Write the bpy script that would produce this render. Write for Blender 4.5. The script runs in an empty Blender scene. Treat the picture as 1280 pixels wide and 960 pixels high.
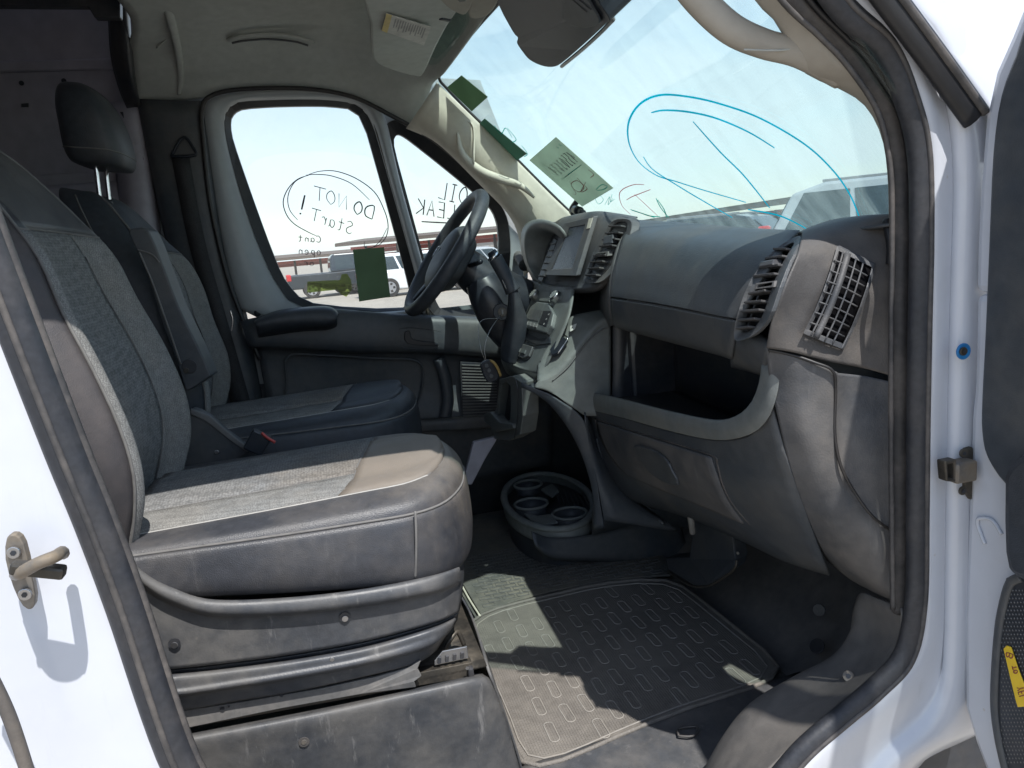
import bpy, bmesh, math, random
from mathutils import Vector, Matrix
random.seed(7)
R = math.radians
sc = bpy.context.scene
col = sc.collection

# ------------------------------------------------------------------ camera
CAM = Vector((0, -.8, 1.55)); FP = 950.0
yaw, pit, rol = R(13.3), R(10.3), R(5.0)
f_ = Vector((math.sin(yaw)*math.cos(pit), math.cos(yaw)*math.cos(pit), -math.sin(pit)))
r0 = Vector((math.cos(yaw), -math.sin(yaw), 0)); u0 = r0.cross(f_)
r_ = math.cos(rol)*r0 - math.sin(rol)*u0
u_ = math.sin(rol)*r0 + math.cos(rol)*u0
cd = bpy.data.cameras.new('camera'); cam = bpy.data.objects.new('camera', cd); col.objects.link(cam)
M = Matrix((r_, u_, -f_)).transposed().to_4x4(); M.translation = CAM
cam.matrix_world = M
cd.sensor_fit = 'HORIZONTAL'; cd.sensor_width = 36; cd.lens = 36*FP/1280
cd.clip_start = .02; cd.clip_end = 2000
sc.camera = cam

# ------------------------------------------------------------------ light
SUN = Vector((.145, -.475, .87)).normalized()
elev = math.asin(SUN.z); azi = math.atan2(SUN.x, SUN.y)
sd = bpy.data.lights.new('sun', 'SUN'); sd.energy = 4.0; sd.angle = R(.5); sd.color = (1, .97, .925)
so = bpy.data.objects.new('sun', sd); so.rotation_euler = SUN.to_track_quat('Z', 'Y').to_euler(); col.objects.link(so)
w = bpy.data.worlds.new('World'); sc.world = w; w.use_nodes = True
nt = w.node_tree; nt.nodes.clear()
N = nt.nodes.new; L = nt.links.new
out = N('ShaderNodeOutputWorld'); bg = N('ShaderNodeBackground'); bg.inputs[1].default_value = .145
sky = N('ShaderNodeTexSky'); sky.sky_type = 'NISHITA'; sky.sun_disc = False
sky.sun_elevation = elev; sky.sun_rotation = azi; sky.air_density = 1.1; sky.dust_density = .6
tc = N('ShaderNodeTexCoord'); mp = N('ShaderNodeMapping'); mp.inputs['Scale'].default_value = (1.1, 1.1, 3.4)
n1 = N('ShaderNodeTexNoise'); n1.inputs['Scale'].default_value = 1.7; n1.inputs['Detail'].default_value = 7; n1.inputs['Roughness'].default_value = .55
cr = N('ShaderNodeValToRGB'); cr.color_ramp.elements[0].position = .40; cr.color_ramp.elements[1].position = .57
cr.color_ramp.elements[0].color = (.42,)*3+(1,); cr.color_ramp.elements[1].color = (.92,)*3+(1,)
mx = N('ShaderNodeMixRGB'); mx.inputs[2].default_value = (5.0, 5.5, 5.95, 1)
L(tc.outputs['Generated'], mp.inputs[0]); L(mp.outputs[0], n1.inputs[0]); L(n1.outputs[0], cr.inputs[0]); sz = N('ShaderNodeSeparateXYZ'); L(tc.outputs['Generated'], sz.inputs[0])
hz_ = N('ShaderNodeMapRange'); hz_.inputs[1].default_value = .06; hz_.inputs[2].default_value = .62; hz_.inputs[3].default_value = 1; hz_.inputs[4].default_value = .10; L(sz.outputs[2], hz_.inputs[0])
ml = N('ShaderNodeMath'); ml.operation = 'MULTIPLY'; L(cr.outputs[0], ml.inputs[0]); L(hz_.outputs[0], ml.inputs[1]); L(ml.outputs[0], mx.inputs[0])
L(sky.outputs[0], mx.inputs[1]); L(mx.outputs[0], bg.inputs[0]); L(bg.outputs[0], out.inputs[0])
sc.view_settings.view_transform = 'Standard'; sc.view_settings.look = 'None'
sc.view_settings.exposure = .52; sc.view_settings.gamma = 1
sc.view_settings.use_curve_mapping = False
sc.render.engine = 'CYCLES'
sc.cycles.max_bounces = 12; sc.cycles.diffuse_bounces = 8; sc.cycles.transparent_max_bounces = 16

# ------------------------------------------------------------------ coordinates
def ray(x, y): return f_ + r_*((x-640)/FP) - u_*((y-480)/FP)
def at(x, y, ax, v):
    d = ray(x, y); return CAM + d*((v-CAM[ax])/d[ax])
def X(v, pts): return [at(p[0], p[1], 0, v) for p in pts]
def Y(v, pts): return [at(p[0], p[1], 1, v) for p in pts]
def Z(v, pts): return [at(p[0], p[1], 2, v) for p in pts]
def Xv(pts): return [at(p[0], p[1], 0, p[2]) for p in pts]
def Yv(pts): return [at(p[0], p[1], 1, p[2]) for p in pts]
def wsx(y, z): return .415 + .85*(2.06-z) + .10*(1-((y-.88)/.75)**2)
def ws(x, y, off=.0):
    d = ray(x, y); lo, hi = .3, 6.
    for k in range(50):
        m = (lo+hi)/2; p = CAM + d*m
        if p.x < wsx(p.y, p.z)-off: lo = m
        else: hi = m
    return CAM + d*lo
def PL(p3, pts, eps=.0012):
    a, b, c = p3[0], p3[1], p3[2]; n = (b-a).cross(c-a).normalized()
    if n.dot(CAM-a) < 0: n = -n
    o = []
    for p in pts:
        d = ray(p[0], p[1]); o.append(CAM+d*((a+n*eps-CAM).dot(n)/d.dot(n)))
    return o
def pix(p):
    d = Vector(p)-CAM; k = d.dot(f_); return 640+FP*d.dot(r_)/k, 480-FP*d.dot(u_)/k
def on_grid(g, x, y, lift=0.0):
    """point of a built surface grid seen at picture column x, row y"""
    c = []
    for r in g:
        for p in r:
            a, b = pix(p); c.append(((a-x)**2+(b-y)**2, p.x))
    c.sort(key=lambda t: t[0]); c = c[:6]; ws_ = [1/(d+.5) for d, _ in c]
    return at(x, y, 0, sum(w*v for w, (_, v) in zip(ws_, c))/sum(ws_)-lift)
def WS(pts, off=.004): return [ws(p[0], p[1], off) for p in pts]

# ------------------------------------------------------------------ materials
MATS = {}
def pm(name, colr, rough=.5, metal=0, dust=0, dcol=(.23,.185,.14), dscale=5, grain=0, gscale=500, var=.15, spec=.5, bumpd=.0006, coat=0, weave=None, scratch=0, spots=0, blob=None):
    m = bpy.data.materials.new(name); m.use_nodes = True; t = m.node_tree; nn = t.nodes.new; ll = t.links.new
    b = t.nodes['Principled BSDF']
    b.inputs['Metallic'].default_value = metal; b.inputs['Specular IOR Level'].default_value = spec
    if coat: b.inputs['Coat Weight'].default_value = coat; b.inputs['Coat Roughness'].default_value = .06
    tc = nn('ShaderNodeTexCoord')
    ns = nn('ShaderNodeTexNoise'); ns.inputs['Scale'].default_value = dscale; ns.inputs['Detail'].default_value = 8; ns.inputs['Roughness'].default_value = .65
    ll(tc.outputs['Object'], ns.inputs[0])
    n2 = nn('ShaderNodeTexNoise'); n2.inputs['Scale'].default_value = dscale*9; n2.inputs['Detail'].default_value = 4
    ll(tc.outputs['Object'], n2.inputs[0])
    mr = nn('ShaderNodeMapRange'); mr.inputs[1].default_value = .3; mr.inputs[2].default_value = .7
    mr.inputs[3].default_value = 1-var; mr.inputs[4].default_value = 1+var
    ll(n2.outputs[0], mr.inputs[0])
    mul = nn('ShaderNodeMixRGB'); mul.blend_type = 'MULTIPLY'; mul.inputs[0].default_value = 1; mul.inputs[1].default_value = (*colr, 1)
    ll(mr.outputs[0], mul.inputs[2]); last = mul.outputs[0]
    if blob:   # one soiled area: centre, radius, strength
        bc_, br__, bs_ = blob
        vm = nn('ShaderNodeVectorMath'); vm.operation = 'DISTANCE'; vm.inputs[1].default_value = bc_; ll(tc.outputs['Object'], vm.inputs[0])
        nb = nn('ShaderNodeTexNoise'); nb.inputs['Scale'].default_value = 14; nb.inputs['Detail'].default_value = 7; nb.inputs['Roughness'].default_value = .7; ll(tc.outputs['Object'], nb.inputs[0])
        ma = nn('ShaderNodeMath'); ma.operation = 'MULTIPLY_ADD'; ma.inputs[1].default_value = -.30; ll(nb.outputs[0], ma.inputs[0]); ll(vm.outputs['Value'], ma.inputs[2])
        rb = nn('ShaderNodeMapRange'); rb.interpolation_type = 'SMOOTHSTEP'; rb.inputs[1].default_value = br__-.15; rb.inputs[2].default_value = -.10; rb.inputs[3].default_value = 0; rb.inputs[4].default_value = bs_; ll(ma.outputs[0], rb.inputs[0])
        mb_ = nn('ShaderNodeMixRGB'); mb_.inputs[2].default_value = (.20,.175,.148,1); ll(rb.outputs[0], mb_.inputs[0]); ll(last, mb_.inputs[1]); last = mb_.outputs[0]
    if dust:
        r = nn('ShaderNodeMapRange'); r.inputs[1].default_value = .42; r.inputs[2].default_value = .62; r.inputs[3].default_value = dust*.2; r.inputs[4].default_value = dust*1.1
        ll(ns.outputs[0], r.inputs[0])
        mm = nn('ShaderNodeMath'); mm.operation = 'MULTIPLY'; ll(r.outputs[0], mm.inputs[0]); ll(mr.outputs[0], mm.inputs[1]); mm.use_clamp = True
        mix = nn('ShaderNodeMixRGB'); mix.inputs[2].default_value = (*dcol, 1); ll(mm.outputs[0], mix.inputs[0]); ll(last, mix.inputs[1]); last = mix.outputs[0]
        rr = nn('ShaderNodeMapRange'); rr.inputs[3].default_value = rough; rr.inputs[4].default_value = min(1, rough+.4); ll(mm.outputs[0], rr.inputs[0]); ll(rr.outputs[0], b.inputs['Roughness'])
    else:
        rr = nn('ShaderNodeMapRange'); rr.inputs[1].default_value = .3; rr.inputs[2].default_value = .7; rr.inputs[3].default_value = rough*.85; rr.inputs[4].default_value = min(1, rough*1.15)
        ll(ns.outputs[0], rr.inputs[0]); ll(rr.outputs[0], b.inputs['Roughness'])
    if spots:   # small round blotches of dirt
        v = nn('ShaderNodeTexVoronoi'); v.inputs['Scale'].default_value = 38; ll(tc.outputs['Object'], v.inputs[0])
        sr = nn('ShaderNodeMapRange'); sr.inputs[1].default_value = .10; sr.inputs[2].default_value = .05; sr.inputs[3].default_value = 0; sr.inputs[4].default_value = spots
        ll(v.outputs['Distance'], sr.inputs[0]); th = nn('ShaderNodeMath'); th.operation = 'MULTIPLY'
        rr2 = nn('ShaderNodeMapRange'); rr2.inputs[1].default_value = .55; rr2.inputs[2].default_value = .62; ll(ns.outputs[0], rr2.inputs[0])
        ll(sr.outputs[0], th.inputs[0]); ll(rr2.outputs[0], th.inputs[1])
        mix = nn('ShaderNodeMixRGB'); mix.inputs[2].default_value = (*dcol, 1); ll(th.outputs[0], mix.inputs[0]); ll(last, mix.inputs[1]); last = mix.outputs[0]
    if scratch:  # streaky scuffs
        mpg = nn('ShaderNodeMapping'); mpg.inputs['Scale'].default_value = (28, 28, 5); ll(tc.outputs['Object'], mpg.inputs[0])
        n4 = nn('ShaderNodeTexNoise'); n4.inputs['Scale'].default_value = 1.6; n4.inputs['Detail'].default_value = 6; n4.inputs['Roughness'].default_value = .7; ll(mpg.outputs[0], n4.inputs[0])
        sr = nn('ShaderNodeMapRange'); sr.inputs[1].default_value = .60; sr.inputs[2].default_value = .74; sr.inputs[4].default_value = scratch; ll(n4.outputs[0], sr.inputs[0])
        mix = nn('ShaderNodeMixRGB'); mix.inputs[2].default_value = (.33, .32, .31, 1); ll(sr.outputs[0], mix.inputs[0]); ll(last, mix.inputs[1]); last = mix.outputs[0]
    if weave:
        # woven cloth: two crossed sine waves
        mpw = nn('ShaderNodeMapping'); mpw.inputs['Rotation'].default_value = (0, 0, R(0)); ll(tc.outputs['Object'], mpw.inputs[0])
        w1 = nn('ShaderNodeTexVoronoi'); w1.inputs['Scale'].default_value = weave; w1.feature = 'F1'; w1.inputs['Randomness'].default_value = .5; ll(mpw.outputs[0], w1.inputs[0])
        wr = nn('ShaderNodeMapRange'); wr.inputs[1].default_value = .1; wr.inputs[2].default_value = .7; wr.inputs[3].default_value = 1.22; wr.inputs[4].default_value = .66; ll(w1.outputs['Distance'], wr.inputs[0])
        mw = nn('ShaderNodeMixRGB'); mw.blend_type = 'MULTIPLY'; mw.inputs[0].default_value = 1; ll(last, mw.inputs[1]); ll(wr.outputs[0], mw.inputs[2]); last = mw.outputs[0]
        bp = nn('ShaderNodeBump'); bp.inputs['Strength'].default_value = .6; bp.inputs['Distance'].default_value = .0008; ll(wr.outputs[0], bp.inputs['Height']); ll(bp.outputs[0], b.inputs['Normal'])
    elif grain:
        vv = nn('ShaderNodeTexVoronoi'); vv.inputs['Scale'].default_value = gscale; ll(tc.outputs['Object'], vv.inputs[0])
        bp = nn('ShaderNodeBump'); bp.inputs['Strength'].default_value = grain; bp.inputs['Distance'].default_value = bumpd; ll(vv.outputs['Distance'], bp.inputs['Height'])
        b2 = nn('ShaderNodeBump'); b2.inputs['Strength'].default_value = .08; b2.inputs['Distance'].default_value = .004; ll(ns.outputs[0], b2.inputs['Height']); ll(b2.outputs[0], bp.inputs['Normal'])
        ll(bp.outputs[0], b.inputs['Normal'])
    ll(last, b.inputs['Base Color'])
    MATS[name] = m; return m

def glass_mat(name, tint, dirt=.05, dcol=(.8,.9,.88), rough=.02, refl=1.0, streak=True):
    m = bpy.data.materials.new(name); m.use_nodes = True; t = m.node_tree; t.nodes.clear(); nn = t.nodes.new; ll = t.links.new
    o = nn('ShaderNodeOutputMaterial'); tr = nn('ShaderNodeBsdfTransparent'); tr.inputs[0].default_value = (*tint, 1)
    gl = nn('ShaderNodeBsdfGlossy'); gl.inputs['Roughness'].default_value = rough
    fr = nn('ShaderNodeLayerWeight'); fr.inputs[0].default_value = .5
    pw_ = nn('ShaderNodeMath'); pw_.operation = 'POWER'; pw_.inputs[1].default_value = 5; ll(fr.outputs['Facing'], pw_.inputs[0])
    mf_ = nn('ShaderNodeMath'); mf_.operation = 'MULTIPLY_ADD'; mf_.inputs[1].default_value = .9; mf_.inputs[2].default_value = .03; ll(pw_.outputs[0], mf_.inputs[0])
    m1 = nn('ShaderNodeMixShader'); ll(mf_.outputs[0], m1.inputs[0]); ll(tr.outputs[0], m1.inputs[1]); ll(gl.outputs[0], m1.inputs[2])
    df = nn('ShaderNodeBsdfTranslucent'); df.inputs[0].default_value = (*dcol, 1)
    m2 = nn('ShaderNodeMixShader'); ll(m1.outputs[0], m2.inputs[1]); ll(df.outputs[0], m2.inputs[2])
    tc = nn('ShaderNodeTexCoord'); mp = nn('ShaderNodeMapping'); mp.inputs['Scale'].default_value = (3, 14, 3); mp.inputs['Rotation'].default_value = (R(40), 0, 0)
    ns = nn('ShaderNodeTexNoise'); ns.inputs['Scale'].default_value = 2.2; ns.inputs['Detail'].default_value = 9; ns.inputs['Roughness'].default_value = .7
    ll(tc.outputs['Object'], mp.inputs[0]); ll(mp.outputs[0], ns.inputs[0])
    mr = nn('ShaderNodeMapRange'); mr.inputs[1].default_value = .38; mr.inputs[2].default_value = .72; mr.inputs[3].default_value = dirt*.45; mr.inputs[4].default_value = dirt*2.1
    ll(ns.outputs[0], mr.inputs[0]); ll(mr.outputs[0], m2.inputs[0]); ll(m2.outputs[0], o.inputs[0])
    MATS[name] = m; return m

pm('plastic_dark', (.043,.053,.066), .43, dust=.24, dcol=(.19,.17,.14), dscale=6, grain=.35, gscale=420, var=.12)
pm('plastic_dusty', (.048,.054,.064), .48, dust=.48, dcol=(.19,.17,.15), dscale=5, grain=.35, gscale=420, scratch=.18)
pm('plastic_brown', (.050,.050,.053), .5, dust=.55, dcol=(.19,.162,.135), dscale=4, grain=.35, gscale=420)
pm('plastic_base', (.045,.051,.062), .40, dust=.42, dcol=(.20,.185,.165), dscale=7, grain=.2, gscale=300, scratch=.5, spots=.5)
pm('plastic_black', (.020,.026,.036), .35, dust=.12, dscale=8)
pm('plastic_gloss', (.016,.021,.030), .34, spec=.3, dust=.03)
pm('panel_grey', (.12,.125,.13), .45, dust=.4, dcol=(.22,.2,.17), grain=.3)
pm('tray_grey_sunlit', (.20,.225,.225), .45, dust=.4, dcol=(.24,.23,.2))  # lighter grey whose colour stands for sunlight on the tray rim
pm('console_grey', (.145,.16,.16), .42, dust=.45, dcol=(.22,.21,.18), grain=.3)
pm('cell_shade_black', (.003,.003,.004), .9, spec=.1)  # near black, stands for shade inside the grille cells
pm('vinyl', (.036,.044,.056), .46, dust=.10, dscale=7, grain=.5, gscale=620, bumpd=.0006)
pm('vinyl_dusty', (.036,.040,.050), .38, dust=.28, dcol=(.17,.15,.13), dscale=6.5, grain=.5, gscale=620, bumpd=.0006, spots=.6, scratch=.1, blob=((.19,-.02,.56),.24,.75))
pm('vinyl_tan_dust', (.045,.046,.052), .5, dust=.45, blob=((.12,-.06,.56),.40,.95), dcol=(.22,.185,.15), dscale=9, grain=.4, gscale=620, bumpd=.0006, scratch=.12)
pm('fabric', (.19,.195,.20), .9, dust=.2, dcol=(.28,.25,.21), dscale=7, weave=210, spec=.15, blob=((.12,-.10,.56),.26,.7))
pm('fabric_plain', (.22,.225,.225), .9, dust=.3, dcol=(.27,.24,.2), dscale=7, weave=380, spec=.15)
pm('thread', (.38,.37,.35), .8)
pm('stitch', (.16,.155,.15), .8)
pm('headliner', (.49,.505,.475), .92, dust=.12, dcol=(.2,.18,.15), grain=.25, gscale=700, spec=.1, var=.06)
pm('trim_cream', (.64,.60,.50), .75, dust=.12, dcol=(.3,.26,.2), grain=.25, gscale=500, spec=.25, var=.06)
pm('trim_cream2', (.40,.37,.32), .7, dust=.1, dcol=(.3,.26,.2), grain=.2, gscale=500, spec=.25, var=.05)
pm('white_paint', (.57,.595,.65), .22, spots=.5, scratch=.14, dust=.07, dcol=(.45,.40,.33), dscale=3, coat=.4, var=.02)
pm('inner_paint_shaded', (.36,.385,.40), .35, dust=.12, dcol=(.4,.37,.32), dscale=4, var=.04)  # white paint in shade, with the shade put into its grey colour
pm('cargo_paint', (.40,.39,.45), .5, dust=.25, dcol=(.25,.21,.2), dscale=3, var=.1)
pm('sill_plastic', (.11,.108,.108), .5, dust=.6, dcol=(.22,.2,.18), dscale=5, grain=.3, scratch=.2)
pm('rail_grey', (.12,.12,.12), .5, dust=.5, dcol=(.25,.23,.21), dscale=12, scratch=.4)
pm('vinyl_side', (.030,.032,.040), .42, dust=.36, dcol=(.17,.14,.125), dscale=3.5, grain=.4, gscale=620, bumpd=.0006)
pm('rubber', (.020,.023,.030), .5, dust=.12, dcol=(.20,.175,.155), dscale=14, var=.2, grain=.2, gscale=200)
pm('rubber_grey', (.035,.035,.038), .55, dust=.35, dcol=(.23,.20,.175), dscale=12, var=.2)
pm('rubber_black', (.013,.014,.017), .45, dust=.08)
pm('floor_rubber', (.085,.090,.088), .55, dust=.75, dcol=(.20,.18,.145), dscale=4, grain=.5, gscale=160, bumpd=.002, var=.2)
pm('mat_rubber', (.155,.142,.128), .55, dust=.6, dcol=(.215,.195,.17), dscale=5, grain=.6, gscale=240, bumpd=.0015, var=.15)
pm('mat_rim', (.27,.255,.235), .6, dust=.5, dcol=(.28,.25,.21), dscale=9)
pm('metal', (.45,.45,.46), .35, metal=1, dust=.25)
pm('chrome', (.8,.8,.82), .15, metal=1)
pm('metal_dusty', (.22,.21,.20), .45, metal=.7, dust=.8, dcol=(.28,.23,.17), dscale=20)
pm('metal_dark', (.05,.048,.045), .4, metal=.6, dust=.5, dcol=(.2,.17,.13), dscale=18)
pm('belt', (.03,.03,.033), .7, weave=400)
pm('red_plastic', (.5,.06,.05), .4)
pm('blue_plastic', (.02,.17,.42), .4)
pm('yellow_tag', (.85,.58,.03), .5, var=.05)
pm('ink_dark', (.07,.055,.07), .6)
pm('ink_brown', (.30,.07,.05), .6); pm('ink_yellow', (.55,.30,.02), .6)
pm('screen', (.012,.016,.022), .25, spec=.2, dust=.1, dcol=(.12,.12,.11), dscale=4)
pm('label_white', (.55,.54,.50), .6); pm('label_yellow', (.62,.48,.18), .6); pm('label_print', (.28,.28,.27), .6)
pm('asphalt', (.31,.275,.23), .95, dust=.5, dcol=(.42,.37,.30), dscale=.6, var=.15)
pm('car_white', (.74,.75,.76), .25, coat=.5, var=.02); pm('car_dark', (.02,.028,.035), .25, coat=.5, var=.02)
pm('car_silver', (.40,.43,.45), .3, coat=.5, var=.02); pm('car_glass', (.03,.045,.05), .08, var=.02)
pm('tyre', (.02,.02,.022), .8, dust=.2); pm('wheel_rim', (.5,.5,.52), .3, metal=.8)
pm('tail_red', (.55,.03,.03), .2, coat=.5); pm('beam_red', (.50,.13,.10), .6); pm('roof_brown', (.13,.10,.08), .8); pm('steel_post', (.10,.085,.08), .7)
pm('wall_tan', (.42,.38,.34), .9)
pm('key_leather', (.30,.19,.06), .6)
glass_mat('windshield_glass', (.88,.955,.94), dirt=.055, dcol=(.72,.86,.84))
glass_mat('window_glass', (.955,.98,.98), dirt=.02, dcol=(.85,.9,.92))
glass_mat('sticker_clear', (.50,.58,.30), dirt=.08, dcol=(.40,.44,.18))
def paper(name, c, trans):
    m = bpy.data.materials.new(name); m.use_nodes = True; t = m.node_tree; t.nodes.clear(); nn = t.nodes.new; ll = t.links.new
    o = nn('ShaderNodeOutputMaterial'); d = nn('ShaderNodeBsdfDiffuse'); d.inputs[0].default_value = (*c, 1); tl = nn('ShaderNodeBsdfTranslucent')
    tc = nn('ShaderNodeTexCoord'); ns = nn('ShaderNodeTexNoise'); ns.inputs['Scale'].default_value = 9; ns.inputs['Detail'].default_value = 5; ll(tc.outputs['Object'], ns.inputs[0])
    mr = nn('ShaderNodeMapRange'); mr.inputs[3].default_value = .75; mr.inputs[4].default_value = 1.25; ll(ns.outputs[0], mr.inputs[0])
    mu = nn('ShaderNodeMixRGB'); mu.blend_type = 'MULTIPLY'; mu.inputs[0].default_value = 1; mu.inputs[1].default_value = (*c, 1); ll(mr.outputs[0], mu.inputs[2])
    ll(mu.outputs[0], tl.inputs[0]); ll(mu.outputs[0], d.inputs[0])
    mx = nn('ShaderNodeMixShader'); mx.inputs[0].default_value = trans; ll(d.outputs[0], mx.inputs[1]); ll(tl.outputs[0], mx.inputs[2]); ll(mx.outputs[0], o.inputs[0])
    MATS[name] = m
paper('ink_blue', (.0,.62,.74), .75); paper('ink_teal', (.0,.55,.48), .7); paper('ink_red', (.62,.25,.30), .7); paper('paper_green', (.62,.70,.60), .5); paper('paper_dark', (.16,.28,.22), .5); paper('paper_olive', (.22,.30,.20), .55)

# ------------------------------------------------------------------ object helpers
def V(*a): return Vector(a)
def thing(name, label, cat, loc=(0,0,0), group=None):
    o = bpy.data.objects.new(name, None); o.empty_display_size = .05; o.location = loc; col.objects.link(o)
    o['label'] = label; o['category'] = cat
    if group: o['group'] = group
    return o
def tag(o, label, cat=None, group=None, kind=None):
    if label: o['label'] = label
    if cat: o['category'] = cat
    if group: o['group'] = group
    if kind: o['kind'] = kind
    return o
def worig(p):
    v = Vector((0,0,0))
    while p is not None: v += p.location; p = p.parent
    return v
def mk(name, verts, faces, mat, parent=None, smooth=True, base=None):
    me = bpy.data.meshes.new(name)
    o0 = worig(parent) if parent else (Vector(base) if base else Vector((0,0,0)))
    me.from_pydata([tuple(Vector(v)-o0) for v in verts], [], faces)
    me.materials.append(MATS[mat]); me.update()
    bm = bmesh.new(); bm.from_mesh(me); bmesh.ops.recalc_face_normals(bm, faces=bm.faces); bm.to_mesh(me); bm.free()
    if smooth:
        me.polygons.foreach_set('use_smooth', [True]*len(me.polygons))
    o = bpy.data.objects.new(name, me); col.objects.link(o)
    if parent: o.parent = parent
    elif base: o.location = base
    return o
def solid(o, th, off=0, bev=0):
    if th:
        m = o.modifiers.new('s', 'SOLIDIFY'); m.thickness = th; m.offset = off
    if bev:
        b = o.modifiers.new('b', 'BEVEL'); b.width = bev; b.segments = 2; b.limit_method = 'ANGLE'; b.angle_limit = R(35)
    return o
def cr_pt(p0, p1, p2, p3, t):
    return .5*((2*p1)+(p2-p0)*t+(2*p0-5*p1+4*p2-p3)*t*t+(3*p1-p0-3*p2+p3)*t**3)
def spline(pts, per=6, closed=False):
    pts = [Vector(p) for p in pts]; n = len(pts); o = []
    seg = n if closed else n-1
    for i in range(seg):
        if closed: a, b, c, d = pts[(i-1) % n], pts[i], pts[(i+1) % n], pts[(i+2) % n]
        else: a, b, c, d = pts[max(i-1,0)], pts[i], pts[i+1], pts[min(i+2,n-1)]
        for k in range(per): o.append(cr_pt(a, b, c, d, k/per))
    if not closed: o.append(pts[-1].copy())
    return o
def resample(pts, n, closed=False, smooth=True):
    s = spline(pts, 8, closed) if smooth else [Vector(p) for p in pts]
    if closed: s = s+[s[0]]
    d = [0]
    for i in range(1, len(s)): d.append(d[-1]+(s[i]-s[i-1]).length)
    o = []; j = 0; cnt = n if closed else n-1
    for k in range(n):
        t = d[-1]*k/cnt
        while j < len(d)-2 and d[j+1] < t: j += 1
        q = (t-d[j])/max(d[j+1]-d[j], 1e-9); o.append(s[j].lerp(s[j+1], min(max(q,0),1)))
    return o
def grid(rows, nu=24, nv=6, smooth=True, byidx=False, closed=False):
    if byidx: rs = [spline(r, nu, closed) for r in rows]
    else: rs = [resample(r, nu, closed, smooth) for r in rows]
    if len(rs) < 2: return rs
    cols = [spline([r[i] for r in rs], nv) for i in range(len(rs[0]))]
    return [[c[j] for c in cols] for j in range(len(cols[0]))]
def gobj(name, g, mat, parent=None, closed=False, th=0, bev=0, smooth=True, off=0, cap=False):
    nr, nc = len(g), len(g[0]); vs = [p for r in g for p in r]; fs = []
    for i in range(nr-1):
        for j in range(nc if closed else nc-1):
            k = (j+1) % nc; fs.append((i*nc+j, i*nc+k, (i+1)*nc+k, (i+1)*nc+j))
    if cap: fs.append(tuple(range(nc))); fs.append(tuple(range((nr-1)*nc, nr*nc)))
    o = mk(name, vs, fs, mat, parent, smooth)
    return solid(o, th, off, bev)
def srf(name, rows, mat, parent=None, nu=24, nv=6, th=.004, smooth=True, byidx=False, closed=False, bev=0, off=0):
    return gobj(name, grid(rows, nu, nv, smooth, byidx, closed), mat, parent, closed, th, bev, True, off)
def frames(path, closed):
    n = len(path); T = []
    for i in range(n):
        a = path[(i-1) % n] if (closed or i > 0) else path[0]; b = path[(i+1) % n] if (closed or i < n-1) else path[-1]
        t = (b-a); T.append(t.normalized() if t.length > 1e-9 else Vector((0,0,1)))
    return T
def tube(name, pts, r, mat, parent=None, closed=False, per=6, ns=8, flat=1.0, up=None, rads=None, smooth_path=True, base=None):
    """round or oval bar along a path; flat scales it along 'up'"""
    path = spline(pts, per, closed) if smooth_path else [Vector(p) for p in pts]
    if rads: rr = [v.x for v in (spline([Vector((q,0,0)) for q in rads], per, closed) if smooth_path else [Vector((q,0,0)) for q in rads])]
    else: rr = [r]*len(path)
    T = frames(path, closed)
    u = Vector(up) if up else (Vector((0,0,1)) if abs(T[0].z) < .9 else Vector((1,0,0)))
    vs = []; fs = []; n = len(path)
    for i, p in enumerate(path):
        uu = (Vector(up) if up else u); a = (uu - T[i]*uu.dot(T[i]))
        if a.length < 1e-6: a = T[i].orthogonal()
        a.normalize(); b = T[i].cross(a); u = a
        for k in range(ns):
            q = 2*math.pi*(k+.5)/ns; vs.append(p + a*(math.cos(q)*rr[i]*flat) + b*(math.sin(q)*rr[i]))
    for i in range(n if closed else n-1):
        j = (i+1) % n
        for k in range(ns):
            m = (k+1) % ns; fs.append((i*ns+k, i*ns+m, j*ns+m, j*ns+k))
    if not closed: fs.append(tuple(range(ns))); fs.append(tuple(range((n-1)*ns, n*ns)))
    return mk(name, vs, fs, mat, parent, base=base)
def plate(name, outline, dv, mat, parent=None, bev=.003, smooth=False, sp=0, base=None):
    pts = spline(outline, sp, True) if sp else [Vector(p) for p in outline]
    dv = Vector(dv); n = len(pts)
    vs = pts + [p+dv for p in pts]
    fs = [tuple(range(n)), tuple(range(n, 2*n))] + [(i, (i+1) % n, (i+1) % n+n, i+n) for i in range(n)]
    o = mk(name, vs, fs, mat, parent, smooth, base=base)
    if bev:
        solid(o, 0, 0, bev)
    return o
def ring(name, outer, inner, dv, mat, parent=None, bev=.002, sp=0):
    """frame between two index-paired outlines"""
    if sp: outer = spline(outer, sp, True); inner = spline(inner, sp, True)
    n = len(outer); dv = Vector(dv)
    vs = [Vector(p) for p in outer]+[Vector(p) for p in inner]; vs += [v+dv for v in vs]; fs = []
    for i in range(n):
        j = (i+1) % n
        fs += [(i, j, n+j, n+i), (2*n+i, 3*n+i, 3*n+j, 2*n+j), (i, 2*n+i, 2*n+j, j), (n+i, n+j, 3*n+j, 3*n+i)]
    return solid(mk(name, vs, fs, mat, parent, False), 0, 0, bev)
def box(name, c, s, mat, parent=None, rot=None, bev=.003, base=None):
    vs = []; c = Vector(c)
    for x in (-.5,.5):
        for y in (-.5,.5):
            for z in (-.5,.5):
                v = Vector((x*s[0], y*s[1], z*s[2]))
                if rot: v = rot @ v
                vs.append(c+v)
    fs = [(0,1,3,2),(4,6,7,5),(0,4,5,1),(2,3,7,6),(0,2,6,4),(1,5,7,3)]
    return solid(mk(name, vs, fs, mat, parent, False, base=base), 0, 0, bev)
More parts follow.
